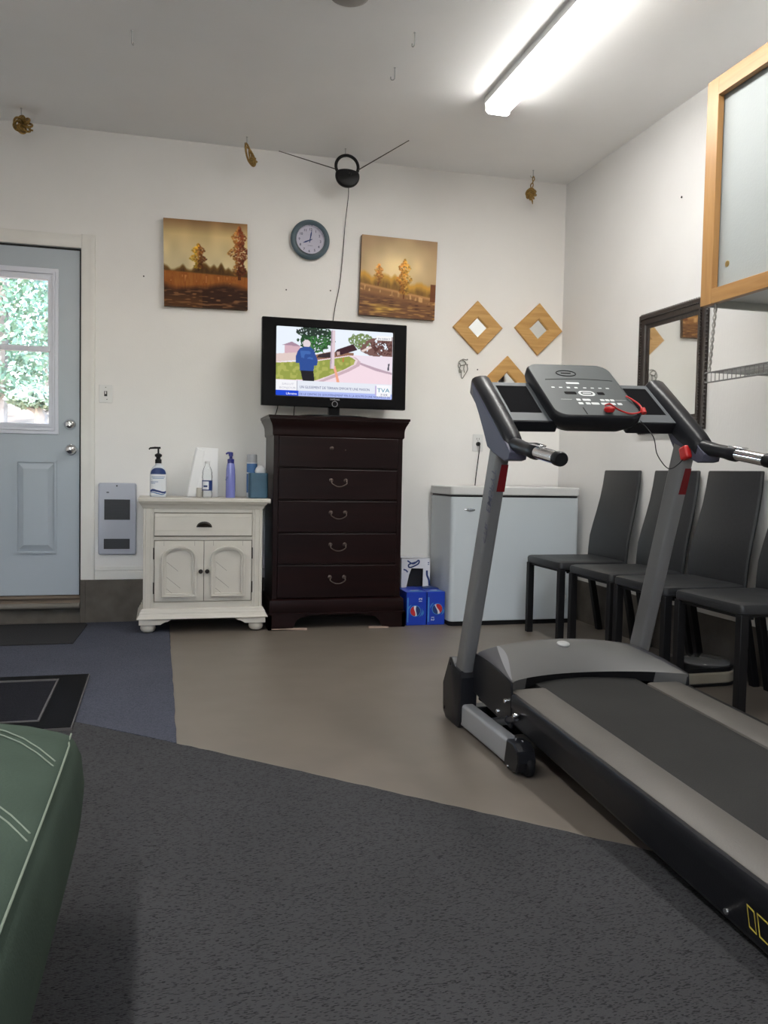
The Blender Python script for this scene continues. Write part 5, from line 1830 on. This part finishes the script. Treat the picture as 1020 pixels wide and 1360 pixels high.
# motor hood
b = MB()
def hood(u, v):
    x = 1.103 + (mx(1.103) - 1.103) * u
    s = max(0.0, math.sin(PI * u))
    yr = 2.506 + .150 * s ** .75
    yf = 2.884 + .016 * s ** .5
    y = yr + (yf - yr) * v
    zt = .280 + .038 * s ** .6
    zr = .252 - .014 * s
    if v < .78:
        a = v / .78
        z = zr + (zt - zr) * math.sin(a * PI / 2) ** .9
    else:
        a = (v - .78) / .22
        z = zt - (zt - .150) * (1 - math.sqrt(max(0, 1 - a ** 2.4)))
    return (x, y, z)
b.grid(hood, 40, 40)
hoodob = b.build('motor_hood', M_hood, t, smooth=70, recalc=True)
b = MB()
def band(u, v):
    p = hood(u, 0)
    return (p[0], p[1] - .003 + .012 * v, p[2] + .001 - v * (p[2] - dz(p[1]) + .010))
b.grid(band, 40, 2)
b.mi = [1 if (k_ % 40) < 5 or (k_ % 40) > 34 else 0 for k_ in range(len(b.f))]
b.build('hood_lip', [M_blackm, M_hood], hoodob, smooth=40)
b = MB()
p = hood(.495, .55)
b.lathe([(0, .006), (.018, .0055), (.023, .003), (.024, .0), (.022, -.004)], (p[0], p[1], p[2] + .0005), 24)
b.v = [(x, y, z + (y - p[1]) * .16) for x, y, z in b.v]
b.build('hood_badge', M_badge, hoodob)
def sedge(v):
    return .003 + .150 * v ** 1.15
b = MB()
def sliver(u, v):
    v = .03 + .80 * v
    w_ = .026 * math.sin(PI * min(.99, (v - .03) / .80 * .94 + .04)) + .003
    q = hood(sedge(v) + w_ * u / .64, v)
    return (q[0], q[1], q[2] + .0014)
b.grid(sliver, 4, 30)
b.build('hood_accent', M_hoodl, hoodob, smooth=70)
for f in (lambda u: u, lambda u: 1 - u):
    b = MB()
    def shoulder(u, v):
        q = hood(f(sedge(v) * u), v)
        return (q[0], q[1] + .0006, q[2] + .0010)
    b.grid(shoulder, 6, 40)
    b.build('hood_shoulder', M_should, hoodob, smooth=70)
for f in (lambda x: x, mx):
    b = MB()
    out = [(2.500, .105), (2.609, .111), (2.732, .122), (2.884, .148), (2.883, .203), (2.832, .280)]
    for k in range(1, 11):
        q = hood(0, max(0, .78 * (1 - k / 10)))
        out.append((q[1], q[2] + .001))
    out.append((2.504, .228))
    xa, xb = f(1.097), f(1.105)
    b.prism(out, 'x', min(xa, xb), max(xa, xb))
    b.build('hood_side', M_plast, t, smooth=40, bevel=.003)
b = MB()
b.box(1.13, mx(1.13), 2.56, 2.87, .10, .16)
b.build('motor_pan', M_blackm, t, smooth=0)
# upper assembly: arms, handlebars, trays and console (turned slightly on the posts)
XCU = 1.4275
def mu(x):
    return 2 * XCU - x
def turn(q):
    q.v = [(x, y - (x - 1.10) * .09, z + (x - 1.10) * .012) for x, y, z in q.v]
    return q
PU = Vector((0, .144, .106)).normalized()       # up along the tilted faces
PNn = Vector((0, -PU.z, PU.y))                   # outward normal
def tp(x, y0, z0, a, h):
    return (x, y0 + PU.y * a + PNn.y * h, z0 + PU.z * a + PNn.z * h)
TYb, TZb = 2.655, 1.103
for f in (lambda x: x, mu):
    b = MB()
    loops = []
    for a, sc, dh, hb in ((.252, .55, -.012, -.03), (.246, .9, -.002, -.04), (.236, 1, 0, -.04), (.10, 1, 0, -.04), (-.05, 1, 0, -.035), (-.10, 1, -.001, -.025), (-.130, .97, -.003, -.012), (-.152, .9, -.008, -.008), (-.160, .7, -.014, -.008)):
        sec = [(1.070, hb), (1.0645, .006), (1.066, .016), (1.074, .024), (1.092, .030), (1.112, .030), (1.125, .022), (1.133, .006), (1.135, hb)]
        loops.append([tp(f(1.100 + (x - 1.100) * sc), TYb, TZb, a, -.012 + (h + .012) * sc + dh) for x, h in sec])
    b.loft(loops)
    arm = turn(b).build('arm', M_plast, t, smooth=50)
    b = MB()
    outl = [(tp(0, TYb, TZb, a, .010)[1], tp(0, TYb, TZb, a, .010)[2], xx) for a, xx in ((-.145, 1.066), (-.06, 1.063), (.05, 1.0615), (.15, 1.061), (.228, 1.062))]
    outl += [(2.812, 1.190, 1.061), (2.755, 1.130, 1.060), (2.705, 1.066, 1.060), (2.668, 1.014, 1.060), (2.610, .990, 1.061), (2.530, .964, 1.064), (2.500, .968, 1.066), (2.492, .992, 1.067)]
    b.loft([[(f(x), y, z) for y, z, x in outl], [(f(1.126), y, z) for y, z, x in outl]])
    turn(b).build('arm_side', M_side, arm, smooth=30, bevel=.003)
    hx = f(1.100)
    ps, pe = Vector((hx, 2.515, 1.012)), Vector((hx, 2.200, .966))
    d = (pe - ps).normalized()
    b = MB()
    b.tube([ps - d * .02, ps + d * .02, ps + d * .05, ps + d * .10, ps + d * .125, ps + d * .15, ps + d * .16], [.025, .0235, .021, .0215, .0245, .0245, .020], 18)
    hb = turn(b).build('handlebar', M_plast, t)
    b = MB()
    b.tube([ps + d * .155, pe - d * .02], .0195, 18)
    turn(b).build('chrome_grip', M_chrome, hb)
    b = MB()
    b.tube([pe - d * .028, pe - d * .006, pe], [.0215, .0215, .019], 18)
    turn(b).build('end_plug', M_black, hb)
    b = MB()
    b.obox(ps + d * .155 + Vector((0, 0, .022)), (.013, 0, 0), d * .034, (0, -.0004, .003))
    turn(b).build('pulse_sensor', M_chrome, hb, bevel=.002)
# trays between the arms and the console
for f in (lambda x: x, mu):
    xs = sorted((f(1.125), f(1.300)))
    b = MB()
    def ring(e, h, a0=-.012, a1=.238):
        return [tp(x, TYb, TZb, a, h) for x, a in ((xs[0], a0 + e), (xs[1], a0 + e), (xs[1], a1 - e), (xs[0], a1 - e))]
    b.loft([ring(.012, -.045), ring(0, -.038), ring(0, .004)])
    tray = turn(b).build('tray', M_plast, t, smooth=0, bevel=.005)
    b = MB()
    xi0, xi1 = sorted((f(1.146), f(1.258)))
    oo = [(xs[0], -.008), (xs[1], -.008), (xs[1], .236), (xs[0], .236)]
    ii = [(xi0, .040), (xi1, .040), (xi1, .214), (xi0, .214)]
    b.add([tp(x, TYb, TZb, a, .0052) for x, a in oo] + [tp(x, TYb, TZb, a, .0052) for x, a in ii], [(k_, (k_ + 1) % 4, 4 + (k_ + 1) % 4, 4 + k_) for k_ in range(4)])
    turn(b).build('tray_surround', M_pod, tray, smooth=0)
    b = MB()
    b.add([tp(x, TYb, TZb, a, .0047) for x, a in ((xi0, .039), (xi1, .039), (xi1, .215), (xi0, .215))], [(0, 1, 2, 3)])
    turn(b).build('tray_pocket', M_pocket, tray, smooth=0)
# main console
XC = XCU
CYb, CZb = 2.600, 1.115
cw, ca = .1575, .348
def crring(e, h, dy=0, taper=0.0):
    out = []
    for x, a in rrect(-cw + e, cw - e, e, ca - e * .5, .045, 6):
        tx = x * (1 + .0 * a)
        out.append(tp(XC + tx, CYb, CZb, a + dy, h))
    return out
b = MB()
b.loft([crring(.06, -.085), crring(.030, -.078), crring(.008, -.050), crring(0, -.030), crring(0, -.006), crring(.005, 0)])
con = turn(b).build('console', M_plast, t, smooth=50)
b = MB()
ro = rrect(-cw + .008, cw - .008, .010, ca - .006, .040, 6)
b.add([tp(XC + x, CYb, CZb, a, .0008) for x, a in ro], [tuple(range(len(ro)))])
turn(b).build('console_face', M_panelg, con, smooth=0)
b = MB()
def pad(x, a, w_, h_, m=0, e=.0012, rad=.5):
    r = min(w_, h_) * rad
    pts = rrect(XC + x - w_, XC + x + w_, a - h_, a + h_, r, 4)
    b.add([tp(px, CYb, CZb, pa, e) for px, pa in pts], [tuple(range(len(pts)))], m)
for x in (-.042, -.020, .002 - .008, .044, .062, .080):
    pad(x, .105, .0075, .0065)
for x, w_ in ((-.042, .0085), (-.016, .0085), (.010, .014), (.046, .015), (.074, .0085), (.098, .0085)):
    pad(x, .082, w_, .0068)
pad(.004, .147, .030, .0165, 0, .0012, 1.0)
pad(.004, .147, .022, .0095, 1, .0016, 1.0)
pad(.004, .147, .015, .003, 0, .0019)
pad(-.055, .148, .021, .009, 2)
pad(.056, .148, .013, .009, 2)
pad(-.022, .215, .024, .0055, 0)
for k in range(8):
    pad(-.105 + k * .028 + (.004 if k > 3 else 0), .184, .006, .0028 if k not in (2, 3) else .0045)
for x in (-.085, .112):
    pad(x, .106, .020, .0006)
turn(b).build('keypad_printing', [M_print, M_panelg, M_gloss], con, recalc=False, smooth=0)
b = MB()
b.tube([tp(XC - .022 + .036 * math.cos(2 * PI * k / 28), CYb, CZb, .282 + .019 * math.sin(2 * PI * k / 28), .001) for k in range(28)], .0022, 6, closed=True)
turn(b).build('console_badge_ring', M_blackm, con)
b = MB()
b.tube([tp(XC - .115 + .0083 * k * 3, CYb, CZb, .236 + .008 * math.sin(PI * k / 10), .001) for k in range(11)], .0012, 5)
turn(b).build('console_seam', M_blackm, con)
b = MB()
b.tube([tp(XC - .022 - .018 + .0036 * k, CYb, CZb, .283, .001) for k in range(11)], .0022, 5)
turn(b).build('console_badge_bar', M_blackm, con)
b = MB()
b.obox(tp(XC - .045, CYb, CZb, .035, .0008), (.0016, 0, 0), PU * .020, PNn * .001)
turn(b).build('page_slot', M_blackm, con)
# safety key, coiled cord, hanging lead and clip
b = MB()
kx, ka = XC - .010 + .045, .030
c = Vector(tp(kx, CYb, CZb, ka, .012))
b.lathe([(0, -.012), (.012, -.011), (.017, -.004), (.018, .002), (.014, .008), (0, .011)], c, 18)
turn(b).build('safety_key', M_key, con)
b = MB()
cp = curve([c + Vector((-.02, -.005, .012)), c + Vector((-.005, -.012, .016)), Vector(tp(XC + .070, CYb, CZb, .030, .010)), Vector(tp(XC + .110, CYb, CZb, .016, .005)), Vector(tp(XC + .146, CYb, CZb, .022, .012)), Vector(tp(XC + .156, CYb, CZb, .060, .012)), Vector(tp(XC + .146, CYb, CZb, .10, .010)), Vector(tp(XC + .138, CYb, CZb, .125, .006))], 8)
b.tube(cp, .0030, 7)
b.tube([Vector(tp(XC + .152, CYb, CZb, .012, .010)) + Vector((0, 0, .0)), Vector(tp(XC + .152, CYb, CZb, .03, .016))], .009, 10)
turn(b).build('coiled_cord', M_key, con)
b = MB()
aend = Vector((1.716, 2.588, .990))
b.tube(curve([Vector(tp(XC + .150, CYb, CZb, .012, -.02)), Vector((XC + .158, 2.555, 1.05)), Vector((XC + .172, 2.55, .99)), Vector((XC + .215, 2.555, .945)), Vector((XC + .262, 2.575, .958)), Vector((XC + .295, 2.59, .985)), aend], 8), .0016, 6)
turn(b).build('lead', M_black, con)
b = MB()
b.obox(aend + Vector((.004, -.006, .008)), (.012, 0, 0), (0, .020, -.006), (0, .008, .022))
turn(b).build('clip', M_key, con, bevel=.008, seg=3)
